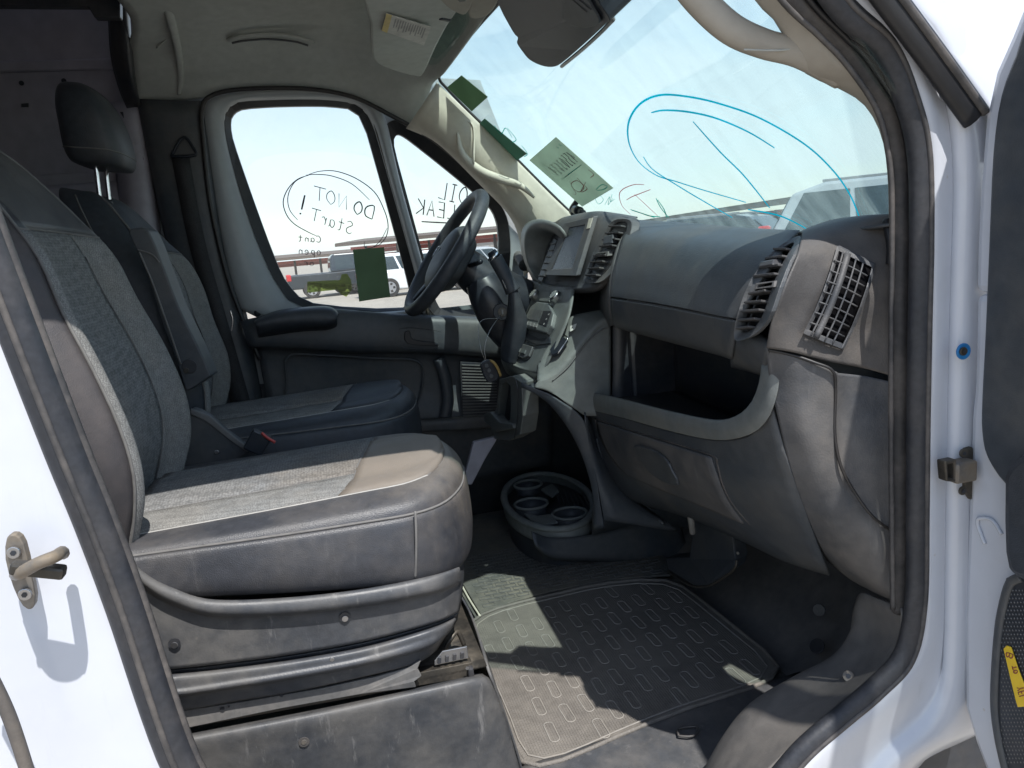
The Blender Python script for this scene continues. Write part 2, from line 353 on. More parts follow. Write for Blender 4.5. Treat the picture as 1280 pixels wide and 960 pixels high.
def disc(name, c, n, r, h, mat, parent=None, ns=24, bev=.001, base=None):
    n = Vector(n).normalized(); a = n.orthogonal().normalized(); b = n.cross(a); c = Vector(c)
    return plate(name, [c+a*(r*math.cos(2*math.pi*k/ns))+b*(r*math.sin(2*math.pi*k/ns)) for k in range(ns)], n*h, mat, parent, bev, base=base)
def screw(c, n, r, parent, mat='metal'):
    o = disc('screw', c, n, r, .003, mat, parent, 14, .0008); n = Vector(n).normalized()
    disc('screw_recess', Vector(c)+n*.0032, n, r*.45, .0006, 'plastic_black', o, 6, 0)
    return o
def join_mb(name, chunks, mat, parent, smooth=False):
    vs = []; fs = []
    for a, b in chunks:
        o = len(vs); vs += a; fs += [tuple(i+o for i in q) for q in b]
    return mk(name, vs, fs, mat, parent, smooth)
def boxgeo(c, s, rot=None):
    vs = []; c = Vector(c)
    for x in (-.5,.5):
        for y in (-.5,.5):
            for z in (-.5,.5):
                v = Vector((x*s[0], y*s[1], z*s[2]))
                if rot: v = rot @ v
                vs.append(c+v)
    return vs, [(0,1,3,2),(4,6,7,5),(0,4,5,1),(2,3,7,6),(0,2,6,4),(1,5,7,3)]
def bargeo(a, b, wv, tv):
    """box from a to b with half width vector wv and half thickness vector tv"""
    vs = []
    for p in (a, b):
        for s in ((-1,-1),(1,-1),(1,1),(-1,1)): vs.append(p+wv*s[0]+tv*s[1])
    return vs, [(0,1,2,3),(7,6,5,4),(0,4,5,1),(1,5,6,2),(2,6,7,3),(3,7,4,0)]
FONT = {'D':[[(0,0),(0,1),(.5,.85),(.65,.5),(.5,.1),(0,0)]], 'O':[[(.3,0),(.05,.3),(.05,.7),(.3,1),(.6,.7),(.6,.3),(.3,0)]], 'o':[[(.3,0),(.05,.2),(.1,.5),(.3,.6),(.5,.45),(.5,.15),(.3,0)]],
 'N':[[(0,0),(.05,1),(.55,0),(.6,1)]], 'T':[[(-.15,1),(.75,.95)],[(.3,.97),(.3,0)]], 'S':[[(.6,.85),(.3,1),(.05,.75),(.5,.4),(.5,.1),(.2,0),(0,.15)]], 't':[[(.3,1),(.3,.1),(.5,0)],[(0,.65),(.55,.65)]],
 'a':[[(.5,.55),(.2,.6),(.05,.3),(.2,0),(.45,.15),(.5,.55),(.5,.1),(.62,0)]], 'r':[[(.05,.6),(.1,0)],[(.1,.35),(.3,.6),(.5,.5)]], '!':[[(.2,1),(.1,.35)],[(.08,.12),(.07,.08)]],
 'c':[[(.5,.5),(.3,.6),(.05,.35),(.15,.05),(.5,.1)]], 'C':[[(.6,.85),(.35,1),(.05,.6),(.1,.15),(.35,0),(.6,.15)]], 'n':[[(.05,.6),(.05,0)],[(.05,.4),(.3,.6),(.45,.4),(.45,0)]], 'p':[[(.05,.6),(.05,-.4)],[(.05,.5),(.35,.6),(.45,.3),(.25,.05),(.05,.15)]],
 'e':[[(.05,.3),(.5,.35),(.35,.6),(.1,.5),(.05,.2),(.25,0),(.5,.1)]], 'I':[[(.3,1),(.3,0)],[(.1,1),(.5,1)],[(.1,0),(.5,0)]], 'L':[[(.1,1),(.05,0),(.6,.05)]], 'E':[[(.6,1),(.1,1),(.05,0),(.6,.02)],[(.08,.5),(.5,.52)]],
 'A':[[(0,0),(.3,1),(.6,0)],[(.12,.4),(.5,.38)]], 'K':[[(.05,1),(.05,0)],[(.6,1),(.08,.45),(.65,0)]], 'B':[[(0,0),(0,1),(.5,.85),(.4,.55),(0,.5)],[(.4,.52),(.6,.25),(.4,0),(0,0)]],
 'Y':[[(0,1),(.3,.5),(.6,1)],[(.3,.5),(.3,0)]], 'R':[[(0,0),(0,1),(.5,.9),(.5,.6),(0,.5),(.6,0)]], 'F':[[(.6,1),(.05,1),(.05,0)],[(.05,.5),(.5,.5)]],
 '1':[[(.15,.8),(.3,1),(.3,0)]],'0':[[(.3,0),(.05,.3),(.05,.7),(.3,1),(.55,.7),(.55,.3),(.3,0)]],'3':[[(.05,.9),(.4,1),(.5,.75),(.25,.55),(.55,.3),(.35,0),(.05,.1)]],'4':[[(.45,0),(.45,1),(0,.35),(.6,.35)]],'5':[[(.5,1),(.1,1),(.08,.58),(.4,.6),(.55,.3),(.35,0),(.05,.08)]],'6':[[(.5,.95),(.2,.75),(.05,.3),(.25,0),(.5,.15),(.5,.4),(.25,.55),(.08,.35)]]}
def strokes(name, curves, wd, mat, parent, nrm):
    """flat marker strokes lying on a surface, a hair thick"""
    ch = []
    for c in curves:
        if isinstance(c, tuple): c, w2 = c
        else: w2 = wd
        p = [Vector(q) for q in c]; n = len(p); vs = []; T = frames(p, False); nn = Vector(nrm).normalized()
        for i in range(n):
            s = T[i].cross(nn).normalized()*w2*(.35+.65*math.sin(math.pi*(i+.6)/(n+.2))**.5)
            vs += [p[i]-s, p[i]+s, p[i]-s-nn*.0006, p[i]+s-nn*.0006]
        fs = []
        for i in range(n-1):
            a = i*4; b = a+4
            fs += [(a,a+1,b+1,b), (a+2,b+2,b+3,a+3), (a,b,b+2,a+2), (a+1,a+3,b+3,b+1)]
        ch.append((vs, fs))
    return join_mb(name, ch, mat, parent)
def write(text, o, ux, uy, adv=.85):
    """stroke text: o origin, ux/uy pixel or space vectors of one letter; returns 2D polylines"""
    res = []; k = 0
    for c in text:
        if c == ' ': k += .6; continue
        for s in FONT.get(c, []):
            q = [(o[0]+ux[0]*(k+a)+uy[0]*b, o[1]+ux[1]*(k+a)+uy[1]*b) for a, b in s]
            q = [(v.x, v.y) for v in spline([Vector((a, b, 0)) for a, b in q], 3)] if c not in 'TNLEIAKYF!14' else q
            res.append(q)
        k += adv
    return res

# ================================================================== GROUND AND BACKGROUND
g = mk('ground', [(-400,-200,0),(400,-200,0),(400,900,0),(-400,900,0)], [(0,1,2,3)], 'asphalt', None, False); g['kind'] = 'structure'

# ================================================================== VAN BODY
van = thing('van_body', 'white cargo van body with its front passenger doorway open, dusty black door seals', 'van', (0,.9,.3))
# --- pillar behind the doorway, outer white panel
bl = [at(-70,130,1,.03), at(0,388,1,.03), at(60,560,1,.03), at(95,650,1,.03), at(150,800,1,.03), at(208,960,1,.03), at(245,1060,1,.03), V(-.12,.03,.62), V(-.10,.03,.42)]
def offs(pts, d): return [p+Vector(d) for p in pts]
srf('side_panel', [offs(bl,(.006,.03,0)), bl, offs(bl,(-.05,-.012,0)), offs(bl,(-.13,-.018,0)), offs(bl,(-.20,-.05,0)), offs(bl,(-.26,-.075,0)), offs(bl,(-.40,-.08,0)), offs(bl,(-1.0,-.08,0))], 'white_paint', van, 40, 6, th=.006, off=1)
tube('rear_body_seam', [at(-25,820,1,-.052), at(5,880,1,-.052), at(22,925,1,-.052), at(42,990,1,-.052)], .006, 'plastic_brown', van, ns=6)
# --- door seals
b2 = [(1045,-2),(1107,57),(1138,130),(1152,195),(1154,300),(1152,400),(1150,520),(1149,640),(1147,750),(1132,820),(1095,862),(1050,900),(1005,939),(960,990)]
seal_pts = Y(.025, [(-75,140),(-32,270),(14,392),(80,562),(118,655),(156,758),(226,960)]) + [V(-.17,.025,.90), V(-.12,.025,.775), V(-.04,.025,.715), V(.10,.025,.70), V(.30,.025,.705), V(.42,.025,.73)] + [at(p[0],p[1],1,.025) for p in reversed(b2)] + [V(.52,.04,1.95), V(.42,.05,2.06), V(.28,.06,2.12), V(0,.06,2.15), V(-.25,.06,2.12), V(-.33,.05,2.0)]
tube('door_seal', seal_pts, .0185, 'rubber', van, closed=True, per=8, ns=12, flat=.75, up=(0,1,0))
tube('seal_lip', [p+V(0,-.0135,0) for p in seal_pts], .0035, 'rubber_grey', van, closed=True, per=8, ns=6)
# inner lip along the rear pillar side
tube('seal_lip', [p+V(.017,.004,0) for p in seal_pts[0:9]], .0055, 'rubber_grey', van, ns=6)
# inner seal of the front pillar
b1 = [(955,-60),(996,0),(1040,40),(1075,78),(1112,140),(1126,212),(1128,300),(1127,390),(1127,560),(1127,700),(1126,765)]
tube('inner_seal', Y(.055, b1), .0125, 'rubber_grey', van, per=6, ns=10, flat=.8, up=(0,1,0))
tube('seal_lip', Y(.040, [(975,-60),(1012,0),(1056,45),(1090,80),(1125,142),(1138,212),(1140,300),(1139,390),(1138,560),(1138,700),(1137,768)]), .004, 'rubber_black', van, ns=6)
tube('seal_lip', Y(.040, [(935,-60),(980,4),(1024,45),(1060,83),(1098,142),(1113,212),(1115,300),(1114,390),(1114,560),(1115,700),(1116,762)]), .0035, 'rubber_grey', van, ns=6)
srf('seal_channel', [Y(.062,[(930,-60),(975,0),(1020,45),(1062,90),(1098,145),(1113,212),(1116,300),(1116,400)]), Y(.045,[(1060,-60),(1100,0),(1128,45),(1150,90),(1160,145),(1164,212),(1166,300),(1166,400)])], 'rubber_black', van, 24, 2, th=.003)
# --- front pillar white jamb
o_ = [(1050,-30),(1072,0),(1118,45),(1150,120),(1164,183),(1166,244),(1165,390),(1161,560),(1159,700),(1156,787),(1140,831),(1101,869),(1058,907),(1015,943),(985,990)]
c0 = offs(Y(.03, o_), (-.012,.02,0)); c1 = Y(.015, o_)
c2 = Y(.022, [(1085,-30),(1100,0),(1150,45),(1178,120),(1188,183),(1190,244),(1186,390),(1182,560),(1180,700),(1178,800),(1170,850),(1140,892),(1100,930),(1065,965),(1040,1010)])
c3 = Y(.005, [(1120,-30),(1135,0),(1175,45),(1200,120),(1208,183),(1209,244),(1205,390),(1202,560),(1200,700),(1198,812),(1192,868),(1175,912),(1130,945),(1100,985),(1080,1040)])
c4 = Y(.03, [(1170,-30),(1190,0),(1215,45),(1240,120),(1250,183),(1256,244),(1256,390),(1256,560),(1256,700),(1256,812),(1250,880),(1235,905),(1190,928),(1150,948),(1120,1000)])
srf('pillar_panel', [c0,c1,c2,c3,c4], 'white_paint', van, 48, 6, th=.005, off=1)
# lower sill skin and dark wheel arch liner behind it
srf('sill_panel', [[V(-.6,.012,.70), V(.0,.012,.695), V(.35,.012,.70), V(.50,.012,.76)], [V(-.6,-.03,.66), V(0,-.03,.655), V(.4,-.03,.66), V(.56,-.03,.70)], [V(-.6,-.03,.40), V(0,-.03,.40), V(.4,-.03,.40), V(.62,-.03,.45)]], 'white_paint', van, 16, 4, th=.005)
plate('wheel_arch_liner', Y(.10, [(1040,1000),(1120,935),(1200,900),(1300,880),(1420,900),(1420,1100),(1040,1100)]), (0,.02,0), 'plastic_black', van)
# --- gutter rubber over the pillar and the sunlit outer pillar skin
gut = Y(-.004, [(1050,-75),(1108,0),(1162,72),(1217,148)])
tube('gutter_rubber', gut, .0165, 'rubber_black', van, ns=10, flat=.6, up=(0,1,0))
tube('gutter_ridge', [p+V(.008,-.009,.004) for p in gut], .0055, 'rubber_grey', van, ns=6)
tube('gutter_edge', [p+V(.0165,-.004,.008) for p in gut], .003, 'plastic_black', van, ns=6)
srf('outer_pillar_panel', [Yv([(1075,-80,.0),(1131,-2,.0),(1185,70,.0),(1236,144,.0),(1250,200,.0)]), Yv([(1130,-100,.03),(1190,-20,.03),(1240,50,.03),(1290,120,.03),(1300,190,.03)]), Yv([(1250,-110,.09),(1300,-60,.09),(1360,0,.09),(1400,80,.09),(1420,160,.09)])], 'white_paint', van, 12, 4, th=.004)
# --- sill trim (grey plastic step cover inside the seal)
inner = [(1076,742,.16),(1069,783,.17),(1044,819,.19),(996,845,.21),(940,880,.22),(903,925,.22),(870,985,.22),(820,1080,.2)]
mid = [(1097,748,.11),(1098,797,.115),(1070,838,.12),(1022,872,.12),(972,910,.12),(925,957,.12),(880,1010,.12),(820,1110,.11)]
outr = [(1128,760,.045),(1127,806,.045),(1093,850,.045),(1046,888,.045),(998,930,.045),(950,975,.045),(900,1040,.045),(830,1140,.045)]
srf('sill_trim', [offs(Yv(inner),(0.01,.03,-.05)), Yv(inner), Yv(mid), Yv(outr)], 'sill_plastic', van, 36, 8, th=.004)
for q in [(1060,845),(986,925)]: screw(at(q[0],q[1],1,.112)+V(0,-.001,0), (-.5,-.6,.6), .0085, van, 'metal_dusty')
0 and plate('sill_cap', Yv([(1074,742,.16),(1080,735,.155),(1118,752,.10),(1127,760,.06)])+Yv([(1127,775,.06),(1074,760,.16)]), (0,.03,0), 'plastic_brown', van, 0)
# --- striker, hinge, bolt
s0 = at(22,700,1,-.012)
st = plate('striker_plate', Y(-.022, [(8,672),(20,668),(30,680),(38,715),(44,745),(40,762),(28,758),(16,735),(6,700)]), (0,.010,0), 'metal_dusty', van, .002, sp=2)
tube('striker_loop', [at(20,718,1,-.02), at(26,716,1,-.055), at(48,704,1,-.068), at(70,695,1,-.062), at(77,690,1,-.03), at(79,692,1,-.012)], .0058, 'metal_dusty', van, ns=10, per=5)
box('striker_latch', at(48,712,1,-.052), (.045,.014,.012), 'metal_dark', van, Matrix.Rotation(R(18), 3, 'Y'))
for q in [(18,690),(32,742)]: screw(at(q[0],q[1],1,-.024), (0,-1,0), .006, van, 'metal')
hg = plate('hinge_plate', Y(.008, [(1197,558),(1207,556),(1210,566),(1211,620),(1205,622),(1197,612)]), (0,-.012,0), 'metal_dark', van, .002)
box('hinge_arm', at(1201,588,1,-.012), (.032,.022,.028), 'metal_dusty', van, None, .003)
ring('hinge_loop', Y(-.02, [(1181,577),(1196,574),(1197,603),(1183,602)]), Y(-.02, [(1185,581),(1193,579),(1193,599),(1186,598)]), (0,.014,0), 'metal_dark', van)
for q in [(1203,566),(1202,613)]: screw(at(q[0],q[1],1,-.006), (0,-1,0), .006, van, 'metal_dark')
disc('blue_ring', at(1203,439,1,-.012), (0,-1,0), .0105, .003, 'blue_plastic', van)
screw(at(1203,439,1,-.015), (0,-1,0), .0055, van, 'metal_dark')

# --- roof, floor and cargo hold behind the seats
def sheet(name, pts, mat, th=.01, parent=van): return solid(mk(name, pts, [tuple(range(len(pts)))], mat, parent, False), th, 0)
sheet('floor', [(-3.2,.12,.60),(.86,.12,.60),(.86,1.80,.60),(-3.2,1.80,.60)], 'floor_rubber')
rc = (-.45)
for nm, pts in (('roof_panel', [(-3.2,-.0,2.42),(-.42,-.0,2.42),(-.42,1.82,2.42),(-3.2,1.82,2.42)]), ('cargo_wall', [(-3.2,1.84,.6),(-.42,1.84,.6),(-.42,1.84,2.42),(-3.2,1.84,2.42)]),
                ('cargo_wall', [(-3.2,.05,.6),(-.30,.05,.6),(-.30,.05,2.42),(-3.2,.05,2.42)]), ('rear_wall', [(-3.2,0,.6),(-3.2,1.85,.6),(-3.2,1.85,2.42),(-3.2,0,2.42)])):
    sheet(nm, pts, 'cargo_paint')
srf('inner_side_wall', [[V(-.45,1.80,.60),V(.4,1.80,.60),V(1.25,1.80,.60)],[V(-.45,1.80,1.36),V(.4,1.80,1.36),V(1.25,1.80,1.36)]], 'plastic_dark', van, 8, 2)
srf('roof_cap', [[V(-.44,0,2.40),V(.05,0,2.37),V(.25,0,2.30),V(.41,0,2.17)],[V(-.44,1.82,2.40),V(.05,1.82,2.37),V(.25,1.82,2.30),V(.41,1.82,2.17)]], 'white_paint', van, 12, 2, th=.01)
srf('roof_side', [[V(-.5,.035,2.17), V(.0,.035,2.17), V(.22,.035,2.15), V(.42,.035,2.09)], [V(-.5,.015,2.42), V(.0,.015,2.40), V(.2,.015,2.34), V(.42,.015,2.18)]], 'white_paint', van, 10, 2)
# ribs, rail and holes on the driver side cargo wall
def cw(x, y): return at(x, y, 1, 1.83)
for (a, b, h, t) in (((-60,231),(150,229),.05,.02), ((-60,82),(148,84),.03,.015)):
    box('cargo_rail', (cw(*a)+cw(*b))/2, ((cw(*b)-cw(*a)).length+.6, t*2, h), 'cargo_paint', van, None, .006)
srf('cargo_panel', [Yv([(-80,236,1.80),(60,232,1.80),(160,225,1.80)]), Yv([(-80,300,1.77),(60,300,1.77),(165,300,1.77)]), Yv([(-80,560,1.77),(60,560,1.77),(180,560,1.77)])], 'cargo_paint', van, 8, 4)
for q in [(27,104),(80,101)]: disc('bolt_hole', at(q[0],q[1],1,1.822), (0,-1,0), .007, .002, 'plastic_black', van, 12, 0)
plate('bolt_hole', Y(1.822, [(27,130),(36,129),(36,134),(27,134)]), (0,-.003,0), 'plastic_black', van, .001)
# pressed rear pillar column with slots
srf('rear_pillar_inner', [Yv([(136,128,1.78),(150,250,1.78),(165,400,1.78),(178,560,1.78)]), Yv([(150,128,1.73),(163,250,1.73),(180,400,1.73),(195,560,1.73)]), Yv([(172,126,1.73),(188,250,1.73),(206,400,1.73),(222,560,1.73)]), Yv([(178,126,1.80),(196,250,1.80),(214,400,1.80),(230,560,1.80)])], 'cargo_paint', van, 16, 4)
for (x0,y0,x1,y1) in ((171,170,176,200),(177,232,183,262),(150,140,156,150)):
    plate('pillar_slot', Y(1.728, [(x0,y0),(x0+4,y0),(x1+4,y1),(x1,y1)]), (0,-.003,0), 'plastic_black', van, .001)
# dark partition frame beside the headliner
srf('partition_frame', [Yv([(134,-30,1.45),(137,20,1.5),(140,70,1.58),(150,110,1.66),(160,134,1.72)]), Yv([(150,-30,1.42),(153,20,1.46),(158,70,1.54),(165,110,1.62),(172,132,1.68)]), Yv([(158,-30,1.46),(160,20,1.5),(164,70,1.58),(169,110,1.66),(174,131,1.72)])], 'plastic_black', van, 16, 4, th=.01)
plate('partition_header', Y(1.40, [(-120,-40),(150,-40),(150,22),(118,22),(110,8),(-120,6)]), (0,.03,0), 'plastic_black', van)
# driver side pillar cover and belt
srf('pillar_cover', [Yv([(170,124,1.76),(196,250,1.76),(222,360,1.76),(245,470,1.76),(255,600,1.76)]), Yv([(176,124,1.71),(203,250,1.71),(230,360,1.71),(254,470,1.71),(265,600,1.71)]), Yv([(215,125,1.70),(240,250,1.70),(265,360,1.70),(292,470,1.70),(305,600,1.70)]), Yv([(246,126,1.71),(258,210,1.71),(276,320,1.71),(306,440,1.71),(335,600,1.71)]), Yv([(254,126,1.76),(265,210,1.76),(282,320,1.76),(314,430,1.76),(345,600,1.76)])], 'plastic_dark', van, 30, 6, th=.004)
tube('belt_guide', Y(1.685, [(214,196),(224,177),(232,172),(241,184),(244,194),(214,196)]), .0045, 'plastic_gloss', van, ns=8, per=3)
srf('seat_belt', [Y(1.69, [(214,194),(235,300),(262,400),(280,470),(292,520)]), Y(1.69, [(236,193),(256,300),(284,400),(304,470),(318,520)])], 'belt', van, 20, 2, th=.002)
plate('body_side', Y(1.795, [(150,60),(262,80),(262,140),(262,180),(286,300),(310,400),(345,480),(200,480),(150,200)]), (0,.01,0), 'inner_paint_shaded', van, 0)
plate('body_side', Y(1.80, [(262,85),(600,100),(640,200),(560,165),(500,128),(440,113),(300,104),(262,112)]), (0,.01,0), 'inner_paint_shaded', van, 0)
tube('door_lever', Y(1.70, [(290,396),(288,388),(291,400),(289,415)]), .003, 'chrome', van, ns=6)

# --- headliner
ra = Yv([(166,128,1.74),(205,126,1.74),(252,122,1.74),(300,112,1.74),(380,111,1.74),(440,121,1.74),(480,139,1.74),(515,160,1.73),(535,172,1.73)])
rb = Yv([(168,100,1.67),(205,98,1.67),(250,92,1.67),(330,85,1.67),(420,86,1.67),(470,95,1.67),(505,108,1.66)])+[ws(538,112,.02)]
rc_ = Yv([(162,60,1.56),(200,58,1.56),(240,54,1.56),(330,46,1.56),(430,46,1.56),(490,56,1.56),(535,72,1.57)])+[ws(556,90,.012)]
rd = Yv([(156,10,1.36),(195,8,1.36),(240,8,1.36),(330,4,1.36),(430,2,1.36),(500,6,1.38),(550,16,1.40)])+[ws(600,30,.012)]
re_ = [V(-.47,.95,2.27), V(-.3,.95,2.27), V(0,.95,2.27), V(.25,.95,2.22), V(wsx(.95,2.10)-.012,.95,2.10)]
rf = [V(-.47,.35,2.25), V(-.3,.35,2.25), V(0,.35,2.25), V(.25,.35,2.20), V(wsx(.35,2.12)-.012,.35,2.12)]
rg = [V(-.40,.06,2.13), V(-.3,.06,2.13), V(0,.06,2.15), V(.25,.06,2.12), V(.42,.06,2.08)]
srf('headliner', [ra, rb, rc_, rd, re_, rf, rg], 'headliner', van, 44, 8, th=.006)
tube('headliner_groove', Yv([(196,60,1.55),(212,40,1.5),(200,10,1.38)]), .003, 'headliner', van, ns=6)
tube('headliner_bead', Yv([(224,118,1.715),(226,95,1.665),(222,60,1.55),(212,20,1.40),(205,-10,1.35)]), .010, 'headliner', van, ns=8, rads=[.006,.010,.011,.012,.012], flat=.6)
gp = tube('ceiling_grip', Yv([(286,50,1.548),(300,46,1.52),(335,43,1.51),(370,46,1.52),(392,54,1.545)]), .008, 'headliner', van, ns=8, flat=.6)
tube('grip_shadow_gap', Yv([(290,54,1.548),(305,51,1.545),(335,49,1.545),(368,52,1.545),(385,57,1.55)]), .003, 'plastic_dark', gp, ns=6)
# windshield top reveal
tube('windshield_gasket', WS([(720,272),(690,243),(655,208),(618,170),(585,138),(560,112),(549,98),(556,84),(575,60),(600,30),(625,2),(650,-28)], .003), .0045, 'rubber_black', van, ns=8, per=5)
# sun visor folded up against the headliner
vz = [(462,-20),(463,30),(464,62),(469,78),(490,88),(520,96),(530,92),(545,60),(560,32),(575,10),(590,-20)]
vis = plate('sun_visor', [at(p[0],p[1],2,2.045+.0004*(p[0]-460)*.3) for p in vz], (0,0,.018), 'headliner', van, .006, sp=3)
vb = [at(p[0],p[1],2,2.043) for p in ((483,17),(539,34),(530,57),(477,38))]
vp = [at(p[0],p[1],2,2.042) for p in ((483,17),(490,19),(484,41),(477,38))]
lab = plate('warning_label', vb, (0,0,.001), 'label_white', vis, 0)
plate('label_edge', vp, (0,0,-.0006), 'label_yellow', vis, 0)
tx = []
for i in range(13):
    t = .2+.72*i/13; a = vb[0].lerp(vb[1], t); b = vb[3].lerp(vb[2], t); a2 = a.lerp(b, .12); b2_ = a.lerp(b, .5+.38*random.random())
    tx.append(([a2-V(0,0,.0005), b2_-V(0,0,.0005), b2_+V(.003,0,-.0005), a2+V(.003,0,-.0005)], [(0,1,2,3)]))
join_mb('label_print', tx, 'label_print', vis)
box('visor_clip', at(556,22,2,2.06), (.03,.012,.014), 'plastic_black', vis, Matrix.Rotation(R(35),3,'Z'))
# overhead lamp pod
pod = plate('dome_lamp_pod', [at(p[0],p[1],2,2.055) for p in ((540,-20),(556,6),(575,18),(584,16),(592,0),(600,-25))], (0,0,.03), 'trim_cream2', van, .006, sp=3)
plate('dome_lamp_lens', [at(p[0],p[1],2,2.050) for p in ((560,-12),(574,3),(582,2),(588,-14))], (0,0,.004), 'plastic_black', pod, .002)
plate('overhead_trim', [at(p[0],p[1],2,2.06) for p in ((598,-20),(585,18),(596,24),(612,18),(622,4),(630,-20))], (0,0,.02), 'trim_cream2', van, .005, sp=3)

# --- windshield
zs = [1.42+i*(2.15-1.42)/14 for i in range(15)]; ysx = [.02+i*(1.70-.02)/24 for i in range(25)]
wsh = gobj('windshield', [[V(wsx(y,z)+.006, y, z) for y in ysx] for z in zs], 'windshield_glass', van, th=.005)
# mirror-back style sensor housing at the top of the glass
hs = [(612,-30),(623,6),(641,40),(647,47),(646,54),(654,66),(662,75),(676,82),(690,84),(702,79),(730,55),(757,30),(762,24),(750,5),(722,-35)]
hp = WS(hs,.075)
hou = plate('sensor_housing', hp, V(.045,.0,.035), 'plastic_gloss', van, .010, sp=3)
plate('housing_recess', WS(((650,-25),(660,10),(668,20),(676,0),(690,-25)),.0765), (-.001,0,-.001), 'plastic_black', hou, .001)
plate('housing_facet', WS(((700,-25),(706,0),(706,20),(716,30),(735,33),(752,27),(745,10),(722,-25)),.077), (-.004,0,-.003), 'plastic_dark', hou, .002, sp=2)
for i in range(2):
    tube('housing_slot', WS([(712+i*8,-4),(734+i*5,15-i*3)],.084), .0016, 'plastic_black', hou, ns=6)
tube('mirror_edge', WS([(702,83),(731,59),(762,29),(764,20),(738,-10)],.060), .004, 'metal', hou, ns=6, per=4)

# --- far front pillar trim (sunlit, cream) with its moulded grip
g0 = WS([(546,103),(575,131),(612,167),(655,210),(690,245),(722,275)], .012)
ge = [(515,150),(551,181),(603,230),(639,270),(660,300),(672,330)]
g1 = [at(545*.5+515*.5,128,1,1.60), at(565,155,1,1.585), at(608,198,1,1.57), at(648,240,1,1.555), at(674,272,1,1.55), at(696,302,1,1.55)]
g1b = [at(p[0]+2,p[1]-3,1,g.y+.035) for p, g in zip(ge, g0)]
g2 = Yv([(508,160,1.705),(548,180,1.705),(602,232,1.705),(636,268,1.705),(650,300,1.705),(655,345,1.705)])
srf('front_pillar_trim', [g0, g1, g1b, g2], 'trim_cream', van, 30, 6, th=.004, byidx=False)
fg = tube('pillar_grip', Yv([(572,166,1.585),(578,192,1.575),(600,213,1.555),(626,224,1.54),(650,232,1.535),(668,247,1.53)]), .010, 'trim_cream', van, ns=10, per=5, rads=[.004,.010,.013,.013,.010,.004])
tube('grip_edge', Yv([(566,138,1.60),(580,150,1.585),(592,160,1.57),(592,205,1.55)]), .003, 'trim_cream', fg, ns=6)
# --- near front pillar trim and grab handle
ii = Y(.10, [(905,-60),(947,0),(972,26),(1004,84),(1044,104),(1081,128),(1104,170),(1112,227),(1113,300),(1113,400)])
oo = Y(.065, [(940,-60),(985,0),(1018,34),(1050,70),(1072,92),(1098,135),(1114,200),(1117,250),(1117,320),(1117,400)])
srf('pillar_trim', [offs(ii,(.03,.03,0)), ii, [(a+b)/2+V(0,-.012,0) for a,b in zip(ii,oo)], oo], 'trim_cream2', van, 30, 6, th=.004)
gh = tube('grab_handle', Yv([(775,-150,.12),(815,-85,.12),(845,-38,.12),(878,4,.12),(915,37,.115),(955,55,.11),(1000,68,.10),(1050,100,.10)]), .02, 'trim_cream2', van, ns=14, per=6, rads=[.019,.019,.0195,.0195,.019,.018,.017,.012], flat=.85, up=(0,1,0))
tube('handle_seam', Yv([(930,62,.094),(960,63,.092),(985,62,.09),(1000,55,.09)]), .0012, 'headliner', gh, ns=6)

# --- toe board and firewall
srf('toe_board', [[V(.84,.12,.60), V(.84,.6,.60), V(.84,1.05,.60), V(.84,1.8,.60)], [V(.94,.12,.645), V(.94,.6,.645), V(.94,1.05,.645), V(.94,1.8,.645)], [V(1.12,.12,.86), V(1.12,.6,.86), V(1.12,1.05,.86), V(1.12,1.8,.86)], [V(1.20,.12,1.4), V(1.20,.6,1.4), V(1.20,1.05,1.4), V(1.20,1.8,1.4)]], 'sill_plastic', van, 12, 6)
srf('kick_panel', [[V(.80,.17,.60), V(.80,.15,.8), V(.80,.12,1.0), V(.80,.10,1.2)], [V(.86,.17,.60), V(.87,.15,.8), V(.88,.12,1.0), V(.88,.10,1.2)], [V(1.2,.15,.60), V(1.2,.13,.8), V(1.2,.12,1.0), V(1.2,.10,1.4)]], 'sill_plastic', van, 12, 6)
disc('kick_clip', at(1022,808,0,.90), (-.6,-.2,.6), .016, .004, 'plastic_black', van)
disc('kick_clip', at(1024,762,0,.93), (-.6,-.6,.2), .013, .004, 'plastic_black', van)
# sheet metal and insulation between the seats, in the far footwell
plate('engine_cover_panel', Y(1.40,[(592,553),(624,545),(606,575),(590,606),(578,606)]), (0,.02,0), 'cargo_paint', van)
# door step floor near the sill
srf('entry_floor', [Z(.622, [(640,965),(760,925),(880,880),(1000,842)]), [p+V(.02,-.08,-.004) for p in Z(.622, [(640,965),(760,925),(880,880),(1000,842)])], [p+V(.03,-.20,-.03) for p in Z(.622, [(640,965),(760,925),(880,880),(1000,842)])], [p+V(.03,-.36,-.07) for p in Z(.622, [(640,965),(760,925),(880,880),(1000,842)])]], 'plastic_dusty', van, 16, 4, th=.01)
tube('floor_handle', [at(p[0],p[1],2,.632) for p in ((848,918),(848,911),(868,908),(872,912),(866,920),(850,920))], .0022, 'plastic_brown', van, ns=6, closed=True, per=3)

